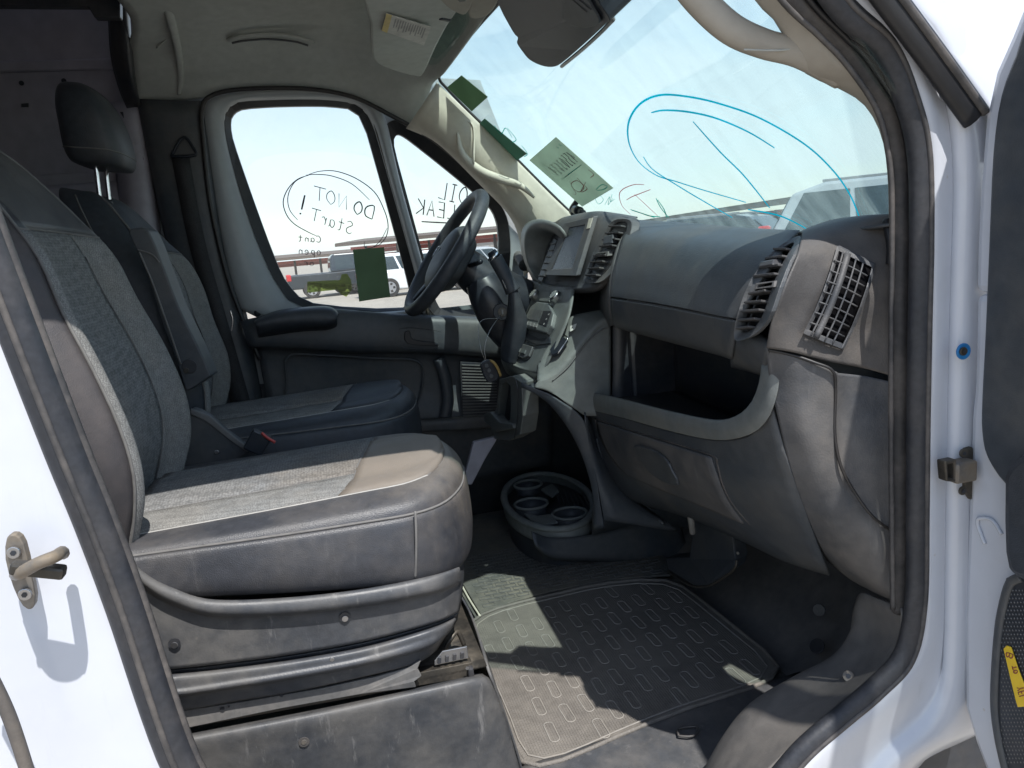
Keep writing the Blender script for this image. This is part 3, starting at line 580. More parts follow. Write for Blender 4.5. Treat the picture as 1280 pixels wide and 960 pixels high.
# marker writing on the windshield
def wcurve(pts, per=8): return WS([(p.x, p.y) for p in spline([Vector((a,b,0)) for a,b in pts], per)], .002)
NW = (-.76,0,-.65)
strokes('marker_circle', [wcurve([(968,185),(935,165),(895,148),(860,140),(830,138),(814,141)]), wcurve([(1075,274),(1062,243),(1040,212),(1005,180),(950,148),(900,130),(860,121),(825,119),(800,130),(786,152),(786,178),(798,202),(820,219),(845,227),(880,238),(932,253)]),
                          wcurve([(804,196),(816,212),(845,231),(880,252),(915,272)]), wcurve([(866,152),(900,190),(930,220),(962,260)]), wcurve([(935,262),(975,270),(1008,286)])], .0024, 'ink_blue', wsh, NW)
strokes('marker_circle', [wcurve([(788,268),(778,258),(774,245),(778,237),(792,231),(805,231)]), wcurve([(783,250),(790,246),(800,242),(813,237)]), wcurve([(793,243),(806,255),(822,270)])], .0011, 'ink_red', wsh, NW)
strokes('marker_writing', [wcurve([(820,248),(826,260),(836,272)]), wcurve([(822,250),(830,262),(833,272)]), wcurve([(788,262),(800,266),(812,270),(825,271)]), wcurve([(790,263),(806,268),(818,272)])], .0018, 'ink_teal', wsh, NW)
strokes('marker_writing', [wcurve([(743,247),(748,255),(754,250),(750,244)]), wcurve([(756,256),(762,246),(760,256),(766,248)]), wcurve([(765,243),(763,252),(768,249)])], .0006, 'ink_teal', wsh, NW)
0 and strokes('road_grime_line', [wcurve([(700,88),(760,135),(820,185),(870,215)]), wcurve([(930,190),(968,214),(985,228)])], .0005, 'rubber_grey', wsh, NW)

# ================================================================== WINDSHIELD PAPERS
def wpaper(name, px, mat, label, off=.008):
    pts = WS(px, off); o = plate(name, pts, (-.0008,0,-.0006), mat, None, 0, base=pts[0]); tag(o, label, 'sticker'); return o
st1 = thing('lot_sticker', 'pale green paper with a mirrored lot number, low on the windshield beside the screen', 'sticker', ws(700,240,.008))
SH = WS([(695,171),(767,235),(728,258),(662,200)], .010)
plate('sheet', SH, (-.0008,0,-.0006), 'paper_green', st1, 0)
# mirrored number, running from right to left
tl, tr, br, bl_ = (695,171),(767,235),(728,258),(662,200)
def q2(u, v):   # u along the short side from upper right to lower left, v down the paper
    a = (tl[0]*(1-v)+tr[0]*v, tl[1]*(1-v)+tr[1]*v); b = (bl_[0]*(1-v)+br[0]*v, bl_[1]*(1-v)+br[1]*v)
    return (a[0]*(1-u)+b[0]*u, a[1]*(1-u)+b[1]*u)
cs = []
for i, c in enumerate('45503634'):
    for s in FONT[c]: cs.append(PL(SH, [q2(.10+.092*i+.075*a, .44-.20*b) for a, b in s]))
strokes('printed_number', cs, .0021, 'ink_dark', st1, NW)
cs = [PL(SH, [q2(.08+.1*i+.03*a, .10+.03*b) for a, b in ((0,0),(1,0),(1,1),(0,1))]) for i in range(2)]
cs += [PL(SH, [q2(.78+.05*a, .14+.04*b) for a, b in ((0,0),(1,0),(1,1),(0,1))])]
cs += [PL(SH, [q2(.12+.02*i, .50), q2(.7+.1*(i % 2), .50+.004*i)]) for i in range(3)]
strokes('printed_lines', cs, .0008, 'ink_teal', st1, NW)
strokes('red_scribble', [PL(SH, [(v.x, v.y) for v in spline([Vector((a,b,0)) for a,b in p], 4)]) for p in ([(712,226),(716,235),(724,240),(730,234),(722,226),(714,230),(720,242),(716,243)], [(721,222),(728,230),(734,236),(726,240),(732,228)], [(735,212),(742,218),(738,222)])], .0011, 'ink_brown', st1, NW)
strokes('green_scribble', [PL(SH, [(v.x, v.y) for v in spline([Vector((a,b,0)) for a,b in [(745,237),(752,231),(759,233),(754,237),(746,238)]], 4)])], .0012, 'ink_teal', st1, NW)
wpaper('small_sticker', [(577,94),(610,121),(590,139),(559,109)], 'paper_olive', 'small olive green sticker at the top corner of the windshield above the driver')
d2 = thing('folded_sticker', 'dark green folded paper on the windshield edge halfway down the far pillar', 'sticker', ws(628,175,.008))
plate('sheet', WS([(597,156),(606,148),(659,192),(647,200),(640,198)], .009), (-.0008,0,-.0006), 'paper_dark', d2, 0)
strokes('green_scribble', [WS([(v.x, v.y) for v in spline([Vector((a,b,0)) for a,b in p], 4)], .0115) for p in ([(618,157),(626,168),(632,160),(640,172)], [(634,160),(645,174),(640,178)], [(652,182),(659,192),(655,196)])], .0013, 'ink_teal', d2, NW)

# ================================================================== DRIVER DOOR
dd = thing('driver_door', 'closed driver door with two windows, white painted frame coloured grey for shade and dark plastic lining', 'door', (.1,1.8,.6))
YG = 1.79
ig = [(383,381),(355,350),(336,303),(308,225),(289,169),(288,147),(299,136),(342,133),(405,132),(450,137),(475,225),(510,353),(516,388)]
ga = [(370,388),(342,350),(320,300),(298,235),(281,170),(280,143),(292,127),(342,125),(405,124),(459,131),(486,225),(520,345),(530,392)]
pa = [(308,402),(290,350),(279,300),(266,230),(259,175),(252,136),(261,120),(342,109),(405,109),(476,121),(497,222),(532,345),(542,395)]
def dense(p, n=3):
    o = []
    for i in range(len(p)):
        a, b = p[i], p[(i+1) % len(p)]
        for k in range(n): o.append((a[0]+(b[0]-a[0])*k/n, a[1]+(b[1]-a[1])*k/n))
    return o
def soft(p, it=2):
    for _ in range(it): p = [((p[i-1][0]+2*p[i][0]+p[(i+1) % len(p)][0])/4, (p[i-1][1]+2*p[i][1]+p[(i+1) % len(p)][1])/4) for i in range(len(p))]
    return p
IG, GA, PA = soft(dense(ig),1), soft(dense(ga),1), soft(dense(pa),1)
mid_ = [((a[0]+b[0])/2, (a[1]+b[1])/2) for a, b in zip(GA, PA)]
fr = [Y(1.765, GA), Y(1.735, mid_), Y(1.745, PA), Y(1.80, PA)]
srf('frame', fr, 'inner_paint_shaded', dd, 78, 4, th=.004, closed=True, smooth=False)
ring('window_gasket', Y(1.760, GA), Y(1.785, IG), (0,.02,0), 'rubber_black', dd, .002)
tube('glass_channel', Y(1.755, [(462,131),(489,225),(523,345),(536,395)]), .006, 'metal_dark', dd, ns=8)
wg = plate('window_glass', Y(YG, [(375,395),(345,352),(326,303),(300,225),(281,169),(281,140),(296,130),(342,127),(405,126),(456,130),(482,225),(517,353),(527,400)]), (0,.004,0), 'window_glass', dd, 0)
iv = [(491,178),(496,167),(506,171),(548,204),(592,240),(615,262),(622,280),(624,310),(616,360),(600,386),(555,389),(546,381),(530,322),(510,248)]
gv = [(478,170),(484,152),(502,148),(549,180),(602,230),(628,258),(636,278),(639,315),(633,368),(612,396),(552,398),(536,390),(514,322),(496,248)]
pv = [(466,165),(470,126),(502,126),(554,160),(612,212),(642,254),(655,278),(660,318),(660,372),(655,400),(550,404),(530,400),(507,322),(488,248)]
IV, GV, PVv = soft(dense(iv),1), soft(dense(gv),1), soft(dense(pv),1)
ring('vent_gasket', Y(1.752, GV), Y(1.785, IV), (0,.02,0), 'rubber_black', dd, .002)
ring('vent_frame', Y(1.772, PVv), Y(1.772, GV), (0,.02,0), 'inner_paint_shaded', dd, .002)
vg = plate('vent_glass', Y(YG, [(p[0],p[1]) for p in [(484,172),(492,160),(508,166),(596,235),(622,258),(630,280),(632,315),(622,370),(604,392),(552,394),(540,386),(524,322)]]), (0,.004,0), 'window_glass', dd, 0)
tube('door_seal', Y(1.70, [(325,450),(306,405),(284,345),(263,255),(254,175),(252,140),(262,121),(300,112),(380,111),(440,121),(488,144),(545,177),(603,228)]), .007, 'rubber_black', van, ns=8)
tube('door_bolt_cover', [at(322,391,1,1.742), at(322,391,1,1.735)], .011, 'plastic_black', dd, smooth_path=False, ns=14)
# handwriting on the windows, written outside so mirrored here
def sp2(p, per=5): return [(v.x, v.y) for v in spline([Vector((a,b,0)) for a,b in p], per)]
YN = (0,-1,0)
cs = []
def yw(text, o, ux, uy, wd): 
    for q in write(text, o, ux, uy): cs.append((Y(YG-.0015, q), wd))
yw('DO', (465,274), (-16,-5), (3,-16), .0022); yw('NOT', (433,262), (-17,-5.5), (1,-17), .0014)
yw('StarT', (439,293), (-12.5,-4.5), (3,-15), .0014)
yw('Cant', (401,303), (-9,-.5), (0,-8), .0013); yw('open', (401,319), (-9,-.5), (0,-9), .0013); yw('for', (400,333), (-9,-.5), (0,-8), .0010)
cs.append((Y(YG-.0015, [(381,244),(379,253),(377,262)]), .003)); cs.append((Y(YG-.0015, [(375.5,266),(375.5,268)]), .003))
cs.append((Y(YG-.0015, sp2([(386,219),(372,224),(360,236),(354,252),(358,268),(368,280),(385,290),(396,295)])), .0016))
cs.append((Y(YG-.0015, sp2([(386,218),(400,214),(420,214),(445,223),(468,240),(480,262),(485,280),(483,295),(474,306),(462,310)])), .0016))
cs.append((Y(YG-.0015, sp2([(382,219),(395,218),(415,220),(440,230),(462,250)])), .0014)); cs.append((Y(YG-.0015, sp2([(372,275),(362,262),(360,245),(368,228),(382,220)])), .0014))
cs.append((Y(YG-.0015, sp2([(484,285),(476,300),(466,309),(456,309),(456,302)])), .0012))
strokes('marker_writing', cs, .002, 'ink_dark', wg, YN)
cs = []
yw('OIL', (582,256), (-15,-3.5), (4,-21), .0021); yw('LEAK', (568,275), (-15,-2.5), (2,-19), .0021)
cs.append((Y(YG-.0015, [(527,277),(545,278),(566,279)]), .0022))
strokes('marker_writing', cs, .002, 'ink_dark', vg, YN)
# papers on the driver window
pw = plate('window_sticker', Y(YG-.004, [(441,312),(480,309),(488,371),(449,377)]), (0,.001,0), 'paper_olive', None, .0, base=at(460,340,1,YG)); tag(pw, 'dark green rectangular sticker at the bottom right of the driver window', 'sticker')
ky = thing('key_tag_sticker', 'clear yellow green key shaped sticker low on the driver window', 'sticker', at(410,358,1,YG))
plate('sheet', Y(YG-.004, [(384,352),(425,350),(427,343),(434,342),(439,350),(440,362),(433,371),(426,368),(422,362),(384,366)]), (0,.001,0), 'sticker_clear', ky, 0, sp=0)
cs = []; yw('KEY IN CAR OFFICE', (431,358.5), (-3.3,-.0), (0,-4.4), .0011); strokes('printed_words', cs, .0008, 'ink_dark', ky, YN)
# lining
t0 = [(300,402),(318,399),(345,392),(385,388),(420,388),(470,392),(530,395),(580,397),(640,400),(690,405)]
t1 = [(304,412),(320,410),(345,404),(385,402),(430,403),(480,404),(530,406),(580,408),(640,412),(690,418)]
t2 = [(312,432),(330,431),(360,432),(400,434),(440,437),(480,437),(530,437),(580,440),(640,445),(690,450)]
t3 = [(322,440),(335,439),(362,440),(400,441),(440,443),(480,443),(530,445),(580,448),(640,452),(690,458)]
t4 = [(330,480),(345,480),(370,480),(400,482),(440,484),(480,486),(530,488),(580,490),(640,495),(690,500)]
t5 = [(345,545),(360,540),(380,538),(410,538),(440,538),(480,535),(530,532),(580,528),(640,524),(690,522)]
t6 = [(365,640),(380,640),(400,640),(430,640),(460,640),(500,640),(550,620),(600,600),(640,590),(690,580)]
srf('lining', [Y(1.765,t0), Y(1.70,t0), Y(1.675,t1), Y(1.675,t2), Y(1.73,t3), Y(1.74,t4), Y(1.72,t5), Y(1.73,t6)], 'plastic_dark', dd, 40, 5, th=.005)
srf('armrest', [Y(1.69,[(320,400),(346,389),(385,384),(412,384),(423,392)]), Y(1.60,[(318,403),(346,392),(385,387),(412,387),(422,393)]), Y(1.585,[(320,408),(350,404),(380,402),(410,402),(421,399)]), Y(1.62,[(322,418),(350,414),(380,410),(410,409),(421,404)]), Y(1.68,[(324,422),(350,418),(380,414),(410,412),(420,408)])], 'vinyl', dd, 24, 6, th=.004)
ring('handle_bezel', Y(1.668, soft(dense([(494,407),(556,413),(562,434),(500,438)]),1)), Y(1.676, soft(dense([(500,411),(551,416),(554,430),(505,433)]),1)), (0,.012,0), 'plastic_dark', dd)
plate('handle_recess', Y(1.672, [(498,410),(553,415),(556,432),(503,435)]), (0,.003,0), 'plastic_black', dd, 0)
plate('door_handle', Y(1.662, soft(dense([(505,414),(513,413),(514,425),(548,428),(548,433),(506,431)]),1)), (0,.008,0), 'plastic_gloss', dd, .002)
tube('lining_bead', Y(1.718, [(352,535),(358,480),(360,446),(400,444),(470,448),(522,452),(528,480),(515,525)]), .004, 'plastic_dark', dd, ns=6)
srf('pocket_edge', [Y(1.70,[(490,528),(530,524),(580,521),(640,517)]), Y(1.66,[(490,531),(530,527),(580,524),(640,520)]), Y(1.66,[(490,545),(530,540),(580,537),(640,533)])], 'plastic_dusty', dd, 12, 4)
tube('pocket_bulge', Y(1.70, [(548,448),(556,470),(560,500),(556,522)]), .02, 'plastic_dark', dd, ns=10, flat=.5, up=(0,1,0))
gr = plate('speaker_grille', Y(1.69, [(575,452),(622,454),(622,522),(578,524)]), (0,.005,0), 'plastic_black', dd, .002)
ch = []
for i in range(18):
    t = (i+.5)/18; a = at(577+2*t, 454+68*t, 1, 1.687); b = at(621, 456+64*t, 1, 1.687); ch.append(bargeo(a, b, V(0,0,.0016), V(0,.003,0)))
sl = join_mb('grille_slat', ch, 'panel_grey', gr); sl['kind'] = 'stuff'

# ================================================================== SEATS
def seat(root, dx, dy, mv, mv2, mf, passenger):
    def W(x, y, z): return V(x+dx, y+dy, z)
    ys, yc, ye = .35, .60, .855
    # plan outlines of the cushion, from the near rear corner round the front to the far rear corner
    def outl(ins, zf, zb, fx=0):
        base = [(-.34,ys),(-.22,ys-.002),(-.10,ys-.004),(.02,ys),(.10,ys+.008),(.155,ys+.045),(.195,ys+.12),(.215,ys+.20),(.222,yc),(.218,ye-.18),(.20,ye-.11),(.16,ye-.045),(.10,ye-.01),(0,ye),(-.15,ye),(-.34,ye)]
        o = []
        for i, (x, y) in enumerate(base):
            t = (x+.34)/.56; nx = min(max((x-.06)/.16, 0), 1)
            ny = (y-yc)/.255
            xx = x-ins*nx*.5; yy = y-ins*ny*(1-.25*nx)
            o.append(W(xx, yy, zb+(zf-zb)*t))
        return o
    if passenger: lowz = (1.005, 1.085)
    else: lowz = (1.01, 1.06)
    rows = [outl(.03, lowz[0], lowz[1]), outl(.004, lowz[0]+.01, lowz[1]+.008), outl(-.006, 1.06, 1.11), outl(.0, 1.125, 1.147), outl(.008, 1.140, 1.152)]
    # the side drops away toward the hip at the rear
    srf('cushion_side', rows, mv, root, 60, 6, th=.004, smooth=True)
    tube('cushion_seam', outl(.006, 1.143, 1.155), .0022, 'stitch', root, ns=6, per=4)
    rows = [outl(.008, 1.140, 1.152), outl(.018, 1.160, 1.160), outl(.045, 1.176, 1.163), outl(.072, 1.181, 1.162)]
    srf('cushion_bolster', rows, mv2, root, 60, 6, th=.004)
    pi_ = outl(.072, 1.182, 1.163)
    tube('cushion_piping', pi_[:4]+pi_[4:6], .0022, 'thread', root, ns=6, per=5)
    tube('cushion_piping', pi_[5:], .0016, 'stitch', root, ns=6, per=4)
    near = outl(.072, 1.181, 1.162); R_ = resample(near, 61)
    top = []
    # cross rows, from back to front, between matching near and far points
    half = 30; nn_ = 25
    for i in range(half+1):
        a, b = R_[i], R_[60-i]; row = []
        for k in range(nn_):
            s = k/(nn_-1); p = a.lerp(b, s); c = 4*s*(1-s)
            dip = -.006*math.exp(-((s-.17)/.06)**2) - .006*math.exp(-((s-.83)/.06)**2)
            edge = min(1, (half-i)/3)
            p = p+V(0, 0, (.022*c**.7+dip)*edge); row.append(p)
        top.append(row)
    # split fabric / front vinyl patch on a slanting line
    cut = lambda s: -.02+.09*(s**.6)
    gf = []; gv_ = []
    for k in range(nn_):
        s = k/(nn_-1); colp = [top[i][k] for i in range(half+1)]; xc = cut(s)+dx
        if s < .14 or s > .90: pass
        # point on the column at x = xc
        for i in range(half):
            if colp[i].x <= xc <= colp[i+1].x:
                q = colp[i].lerp(colp[i+1], (xc-colp[i].x)/(colp[i+1].x-colp[i].x)); break
        else: q = colp[half//2]
        gf.append(resample(colp[:i+1]+[q], 22, smooth=False)); gv_.append(resample([q]+colp[i+1:], 16, smooth=False))
    n3 = 5
    gobj('cushion_fabric', gf[n3:], mf, root, th=.003)
    gobj('cushion_fabric_edge', gf[:n3+1], 'fabric_plain', root, th=.003)
    gobj('cushion_front_patch', gv_, 'vinyl_tan_dust' if passenger else mv, root, th=.003)
    tube('cushion_seam', [g[-1]+V(0,0,.001) for g in gf[1:-1:3]], .0018, 'stitch', root, ns=6, per=2)
    tube('cushion_seam', [p+V(0,0,.0005) for p in gf[n3][::3]], .0014, 'stitch', root, ns=6, per=2)
    # backrest: stations from hip to shoulder (x of front face, z, near y, far y, thickness)
    stn = [(-.325,1.10,.40,.80,.10),(-.315,1.165,.365,.835,.13),(-.292,1.24,.350,.86,.15),(-.290,1.32,.345,.865,.16),(-.312,1.42,.350,.862,.155),(-.345,1.52,.365,.848,.14),(-.385,1.61,.385,.83,.125),(-.425,1.69,.415,.80,.11),(-.460,1.755,.46,.755,.095),(-.490,1.79,.50,.72,.07),(-.525,1.80,.53,.69,.03)]
    secs = []
    for (x, z, a, b, th) in stn:
        x -= .04 if z < 1.6 else .025
        if not passenger and z > 1.5: x += .02; z -= .035*min(1, (z-1.5)/.2)
        wv = b-a; bo = .038 if z < 1.6 else .038*max(0, (1.80-z)/.2)
        tilt = V(.0, 0, 0)
        pr = [(-th, .12),(-th*.92, .02),(-th*.55, -.006),(-th*.1, .0),(bo*.75, .045),(bo, .085),(bo*.6, .13),(.002, .19),(-.008, .30),(-.012, .5),(-.008, .70),(.002, .81),(bo*.6, .87),(bo, .915),(bo*.75, .955),(-th*.1, 1.),(-th*.55, 1.006),(-th*.92, .98),(-th, .88),(-th*1.08, .5)]
        secs.append([W(x+p, a+wv*q, z-.25*p) for p, q in pr])
    G = grid(secs, 4, 6, byidx=True, closed=True)     # 4 samples per control span
    for r in G: r.append(r[0])
    def part(nm, c0, c1, mt, r0=0, r1=None):
        return gobj(nm, [r[c0:c1+1] for r in (G[r0:r1] if r1 else G[r0:])], mt, root, th=.002)
    tot = len(G[0])-1; nr = len(G); top_r = int(nr*.63)
    part('backrest_side', 0, 4*4, 'vinyl_side' if passenger else mv)
    part('backrest_bolster_fabric', 4*4, 4*7+1, 'fabric_plain', 0, top_r+1)
    part('backrest_fabric', 4*7+1, 4*11-1, mf, 0, top_r+1)
    part('backrest_bolster_fabric', 4*11-1, 4*14, 'fabric_plain', 0, top_r+1)
    part('backrest_shoulder', 4*4, 4*14, mv, top_r)
    part('backrest_shell', 4*14, tot, mv)
    for c in (4*4, 4*14): tube('backrest_piping', [G[i][c]+V(.002,0,0) for i in range(0, nr, 5)], .0026, 'stitch', root, ns=6, per=3)
    for c in (4*7+1, 4*11-1): tube('backrest_seam', [G[i][c]+V(.001,0,0) for i in range(0, top_r+1, 5)], .0016, 'rubber_grey', root, ns=6, per=3)
    tube('backrest_seam', [G[top_r][c]+V(.001,0,0) for c in range(4*4, 4*14+1, 3)], .0020, 'stitch', root, ns=6, per=2)
    tube('backrest_seam', [G[i][2*4]+V(0,-.001,0) for i in range(6, nr-8, 5)], .0022, 'stitch', root, ns=6, per=3)
    # headrest
    hsx, hz = -.505, 1.905
    hst = [(1.815,.045,.075,0),(1.822,.060,.095,0),(1.85,.068,.108,.0),(1.90,.066,.113,-.002),(1.95,.060,.108,-.008),(1.99,.046,.09,-.014),(2.008,.025,.06,-.02),(2.010,.006,.02,-.02)]
    hr = []
    for (z, a, b, ox) in hst:
        hr.append([W(hsx+ox+a*math.copysign(abs(math.cos(q))**.6, math.cos(q)), yc+b*math.copysign(abs(math.sin(q))**.6, math.sin(q)), z-.005-.2*a*math.cos(q)) for q in [2*math.pi*k/20 for k in range(20)]])
    if passenger: hr = [[p+V(-.045,0,-.03) for p in r] for r in hr]
    else: hr = [[p+V(.022,0,.012) for p in r] for r in hr]
    gh_ = grid(hr, 3, 4, byidx=True, closed=True)
    o = gobj('headrest', gh_, mv, root, closed=True, cap=True)
    tube('headrest_seam', [p*1.0 for p in gh_[8][::3]], .0016, 'stitch', o, closed=True, ns=6, per=2)
    for yy in (yc-.045, yc+.045):
        tube('headrest_post', [W(hsx-.002+.012, yy, 1.72), W(hsx+.014, yy, 1.80), W(hsx+.020, yy, 1.885)], .0055, 'chrome', root, ns=10)
        tube('post_collar', [W(hsx+.008, yy, 1.738+(.035 if passenger else 0)), W(hsx+.009, yy, 1.752+(.035 if passenger else 0))], .011, 'plastic_black', root, smooth_path=False, ns=12)
    return G

ps = thing('vehicle_seat', 'dusty front passenger seat nearest the open door, grey cloth with dirt-stained black vinyl', 'seat', (-.05,.6,.62))
seat(ps, 0, 0, 'vinyl_dusty', 'vinyl_dusty', 'fabric', True)
plate('lever_slot', [at(p[0],p[1],1,.338) for p in ((73,472),(82,478),(85,488),(76,486))], (0,.004,0), 'plastic_black', ps, .001)
tube('cushion_front_seam', Yv([(519,639,.352),(520,665,.346),(520,695,.346),(519,722,.352)]), .0022, 'stitch', ps, ns=6)
# moulded seat base cover, profile rows from the rim down (pixel outlines on the near face)
def brow(pts, yv): return [at(p[0],p[1],1,yv+(p[2] if len(p) > 2 else 0)) for p in pts]
rimt = [(120,640),(151,688),(181,719),(215,737),(267,752),(365,749),(459,738),(540,722,.01),(574,711,.035)]
def down(pts, d): return [(p[0]+d*.12, p[1]+d)+tuple(p[2:]) for p in pts]
b_rows = [brow(rimt, .352), brow(rimt, .332), brow([(122,650),(153,698),(184,731),(220,751),(270,765),(366,763),(459,752),(541,737,.01),(575,724,.05)], .326),
  brow([(124,656),(155,706),(187,739),(222,757),(272,770),(366,768),(459,757),(541,742,.01),(576,729,.05)], .342),
  brow([(170,780),(180,785),(200,790),(235,792),(280,790),(366,783),(459,770),(541,754,.01),(577,742,.05)], .345),
  brow([(170,835),(185,836),(205,836),(240,833),(285,828),(366,817),(459,800),(541,778,.01),(573,764,.05)], .346)]
b_rows2 = [brow([(165,836),(185,838),(205,838),(240,835),(285,830),(366,819),(459,802),(541,780,.01),(572,766,.05)], .362),
  brow([(165,843),(185,844),(205,844),(240,841),(285,836),(366,825),(459,808),(541,785,.01),(570,772,.05)], .362),
  brow([(165,846),(185,847),(206,847),(241,844),(286,839),(366,828),(459,811),(541,787,.01),(569,774,.05)], .340),
  brow([(170,862),(190,863),(212,861),(245,857),(290,850),(366,838),(459,820),(541,795,.01),(567,780,.05)], .336),
  brow([(170,868),(190,869),(213,868),(246,864),(291,857),(366,845),(459,827),(535,806,.01),(562,788,.05)], .332),
  brow([(170,872),(190,873),(214,872),(247,868),(292,861),(366,849),(455,832),(530,812,.01),(556,795,.05)], .345),
  brow([(170,890),(190,890),(216,888),(248,884),(292,876),(366,864),(450,846),(520,828,.01),(545,812,.05)], .352)]
bc = srf('base_cover', b_rows, 'plastic_base', ps, 50, 5, th=.004, byidx=False)
srf('base_skirt', b_rows2, 'plastic_base', ps, 50, 5, th=.004)
# front and far sides of the cover so that it reads as solid
fx = [V(.145,.40,1.045), V(.178,.46,1.03), V(.19,.6,1.02), V(.17,.78,1.03), V(.12,.85,1.04), V(-.3,.85,1.05)]
srf('base_front', [fx, offs(fx,(0,0,-.05)), [p+V(-.02,0,-.13) for p in fx]], 'plastic_base', ps, 24, 4)
for q in [(218,804),(431,771)]:
    c = at(q[0],q[1],1,.341)
    o = disc('screw_well', c, (0,-1,0), .0085, .002, 'plastic_black', ps, 18, 0)
    disc('screw_cap', c+V(0,-.0025,-.002), (0,-1,0), .005, .001, 'metal', o, 12, .0004)
disc('screw_cap', at(415,824,1,.336), (0,-1,0), .004, .002, 'metal', ps, 12)
# seat rail
tp = Yv([(205,892,.36),(300,878,.36),(400,861,.36),(470,846,.36),(510,835,.355),(526,826,.352),(522,836,.352),(527,845,.352),(518,852,.352),(520,859,.354),(450,868,.36),(350,886,.36),(225,912,.36)])
plate('rail_cover', tp, (0,.006,0), 'rail_grey', ps, .001)
for (x, y, r) in ((339,868,.0035),(352,869,.0028),(278,886,.0035),(286,883,.0015)): disc('rail_hole', at(x,y,1,.3585), (0,-1,0), r, .001, 'plastic_black', ps, 12, 0)
plate('rail_lower', Yv([(520,842,.37),(590,828,.37),(590,846,.37),(520,858,.37),(225,912,.37),(225,903,.37)]), (0,.02,0), 'metal_dark', ps, .001)
plate('rail_upper', Yv([(543,826,.375),(553,814,.375),(584,808,.375),(586,823,.375),(543,832,.375)]), (0,.004,0), 'metal', ps, .001)
ch = []
for i in range(4):
    x = 549+i*9.5; ch.append(bargeo(at(x,829-2.1*i,1,.373), at(x+.6,822-2.1*i,1,.373), V(.0028,0,0), V(0,.002,0)))
join_mb('rail_teeth', ch, 'plastic_black', ps)
box('rail_end_cap', at(587,836,1,.375), (.010,.03,.018), 'plastic_black', ps)
disc('rail_rivet', at(584,835,1,.357), (0,-1,0), .003, .001, 'metal', ps, 10, 0)
tube('rail_spring', Yv([(556,812,.42),(564,798,.42),(572,790,.43),(580,806,.43)]), .004, 'metal_dark', ps, ns=8)
# pedestal under the rail
pd = [Yv([(224,922,.385),(400,888,.385),(500,867,.385),(575,850,.385),(600,843,.39)]), Yv([(225,925,.34),(400,892,.34),(500,870,.34),(580,852,.34),(607,848,.36)]), Yv([(226,930,.33),(400,896,.33),(500,874,.33),(582,857,.33),(612,853,.35)]),
      Yv([(232,950,.334),(405,917,.334),(505,895,.334),(592,878,.334),(622,876,.36)]), Yv([(240,975,.338),(408,938,.338),(508,921,.338),(600,908,.338),(633,905,.37)]), Yv([(250,1000,.345),(412,975,.345),(512,960,.345),(610,945,.345),(645,945,.38)]), Yv([(260,1040,.345),(420,1015,.345),(520,1000,.345),(615,985,.345),(655,985,.38)])]
srf('pedestal', pd, 'plastic_base', ps, 40, 5, th=.004, off=1)
srf('pedestal_front', [[V(.19,.36,.855), V(.20,.6,.855), V(.17,.85,.855)], [V(.225,.37,.70), V(.23,.6,.70), V(.20,.85,.70)], [V(.24,.38,.60), V(.24,.6,.60), V(.21,.85,.60)]], 'plastic_base', ps, 14, 4)
srf('pedestal_top', [[V(-.3,.37,.862), V(.19,.37,.855)], [V(-.3,.85,.862), V(.19,.85,.855)]], 'metal_dark', ps, 8, 2)
for q in [(380,927),(570,869)]:
    o = disc('screw_well', at(q[0],q[1],1,.331), (0,-1,0), .0085, .002, 'plastic_brown', ps, 18, .0005); disc('screw_cap', at(q[0],q[1],1,.329)+V(0,0,-.001), (0,-1,0), .0045, .001, 'metal_dusty', o, 10)
# headrest of this seat sits just outside the picture; the driver seat shows its own
ds = thing('vehicle_seat', 'driver seat with tall headrest on two steel posts, farther from the open door', 'seat', (-.05,1.33,.62))
seat(ds, 0, .73, 'vinyl', 'vinyl', 'fabric', False)
srf('base_cover', [[V(-.36,1.085,1.06), V(0,1.085,1.05), V(.12,1.09,1.04), V(.18,1.17,1.03), V(.19,1.33,1.03)], [V(-.36,1.08,.90), V(0,1.08,.90), V(.12,1.085,.90), V(.17,1.17,.90), V(.18,1.33,.90)], [V(-.36,1.08,.62), V(0,1.08,.62), V(.14,1.085,.62), V(.19,1.17,.62), V(.2,1.33,.62)]], 'plastic_dark', ds, 24, 4)
arm = plate('armrest', Yv([(160,290,1.02),(170,285,1.02),(186,289,1.02),(203,330,1.02),(224,385,1.02),(246,430,1.02),(262,466,1.02),(260,472,1.02),(236,488,1.02),(230,482,1.02),(222,455,1.02),(205,410,1.02),(186,350,1.02),(172,316,1.02)]), (.01,.055,0), 'plastic_dark', ds, .008, sp=2)
tube('armrest_edge', Yv([(174,315,1.012),(190,352,1.012),(210,408,1.012),(226,455,1.012)]), .0022, 'stitch', arm, ns=6)
tube('armrest_edge', Yv([(172,312,1.014),(190,318,1.014),(199,328,1.014)]), .0018, 'stitch', arm, ns=6)
disc('armrest_bolt', at(233,463,1,1.018), (0,-1,0), .006, .003, 'metal_dark', arm)
disc('armrest_bolt', at(237,458,1,1.019), (0,-1,0), .016, .002, 'plastic_black', arm)
plate('side_cover', Yv([(236,528,1.0),(240,512,1.0),(262,522,1.0),(285,542,1.0),(312,563,1.0),(305,570,1.0),(262,600,1.0),(230,600,1.0)]), (0,.04,0), 'plastic_dark', ds, .006, sp=2)
disc('cover_screw', at(271,565,1,.998), (0,-1,0), .005, .002, 'metal', ds)
plate('side_cover_rail', Yv([(238,511,.995),(262,520,.995),(286,541,.995),(313,562,.995),(309,566,.995),(284,548,.995),(258,527,.995),(238,518,.995)]), (0,.012,0), 'panel_grey', ds, .002)
tube('recline_lever', Yv([(228,600,.96),(236,590,.96),(246,586,.96)]), .005, 'metal', ds, ns=8)
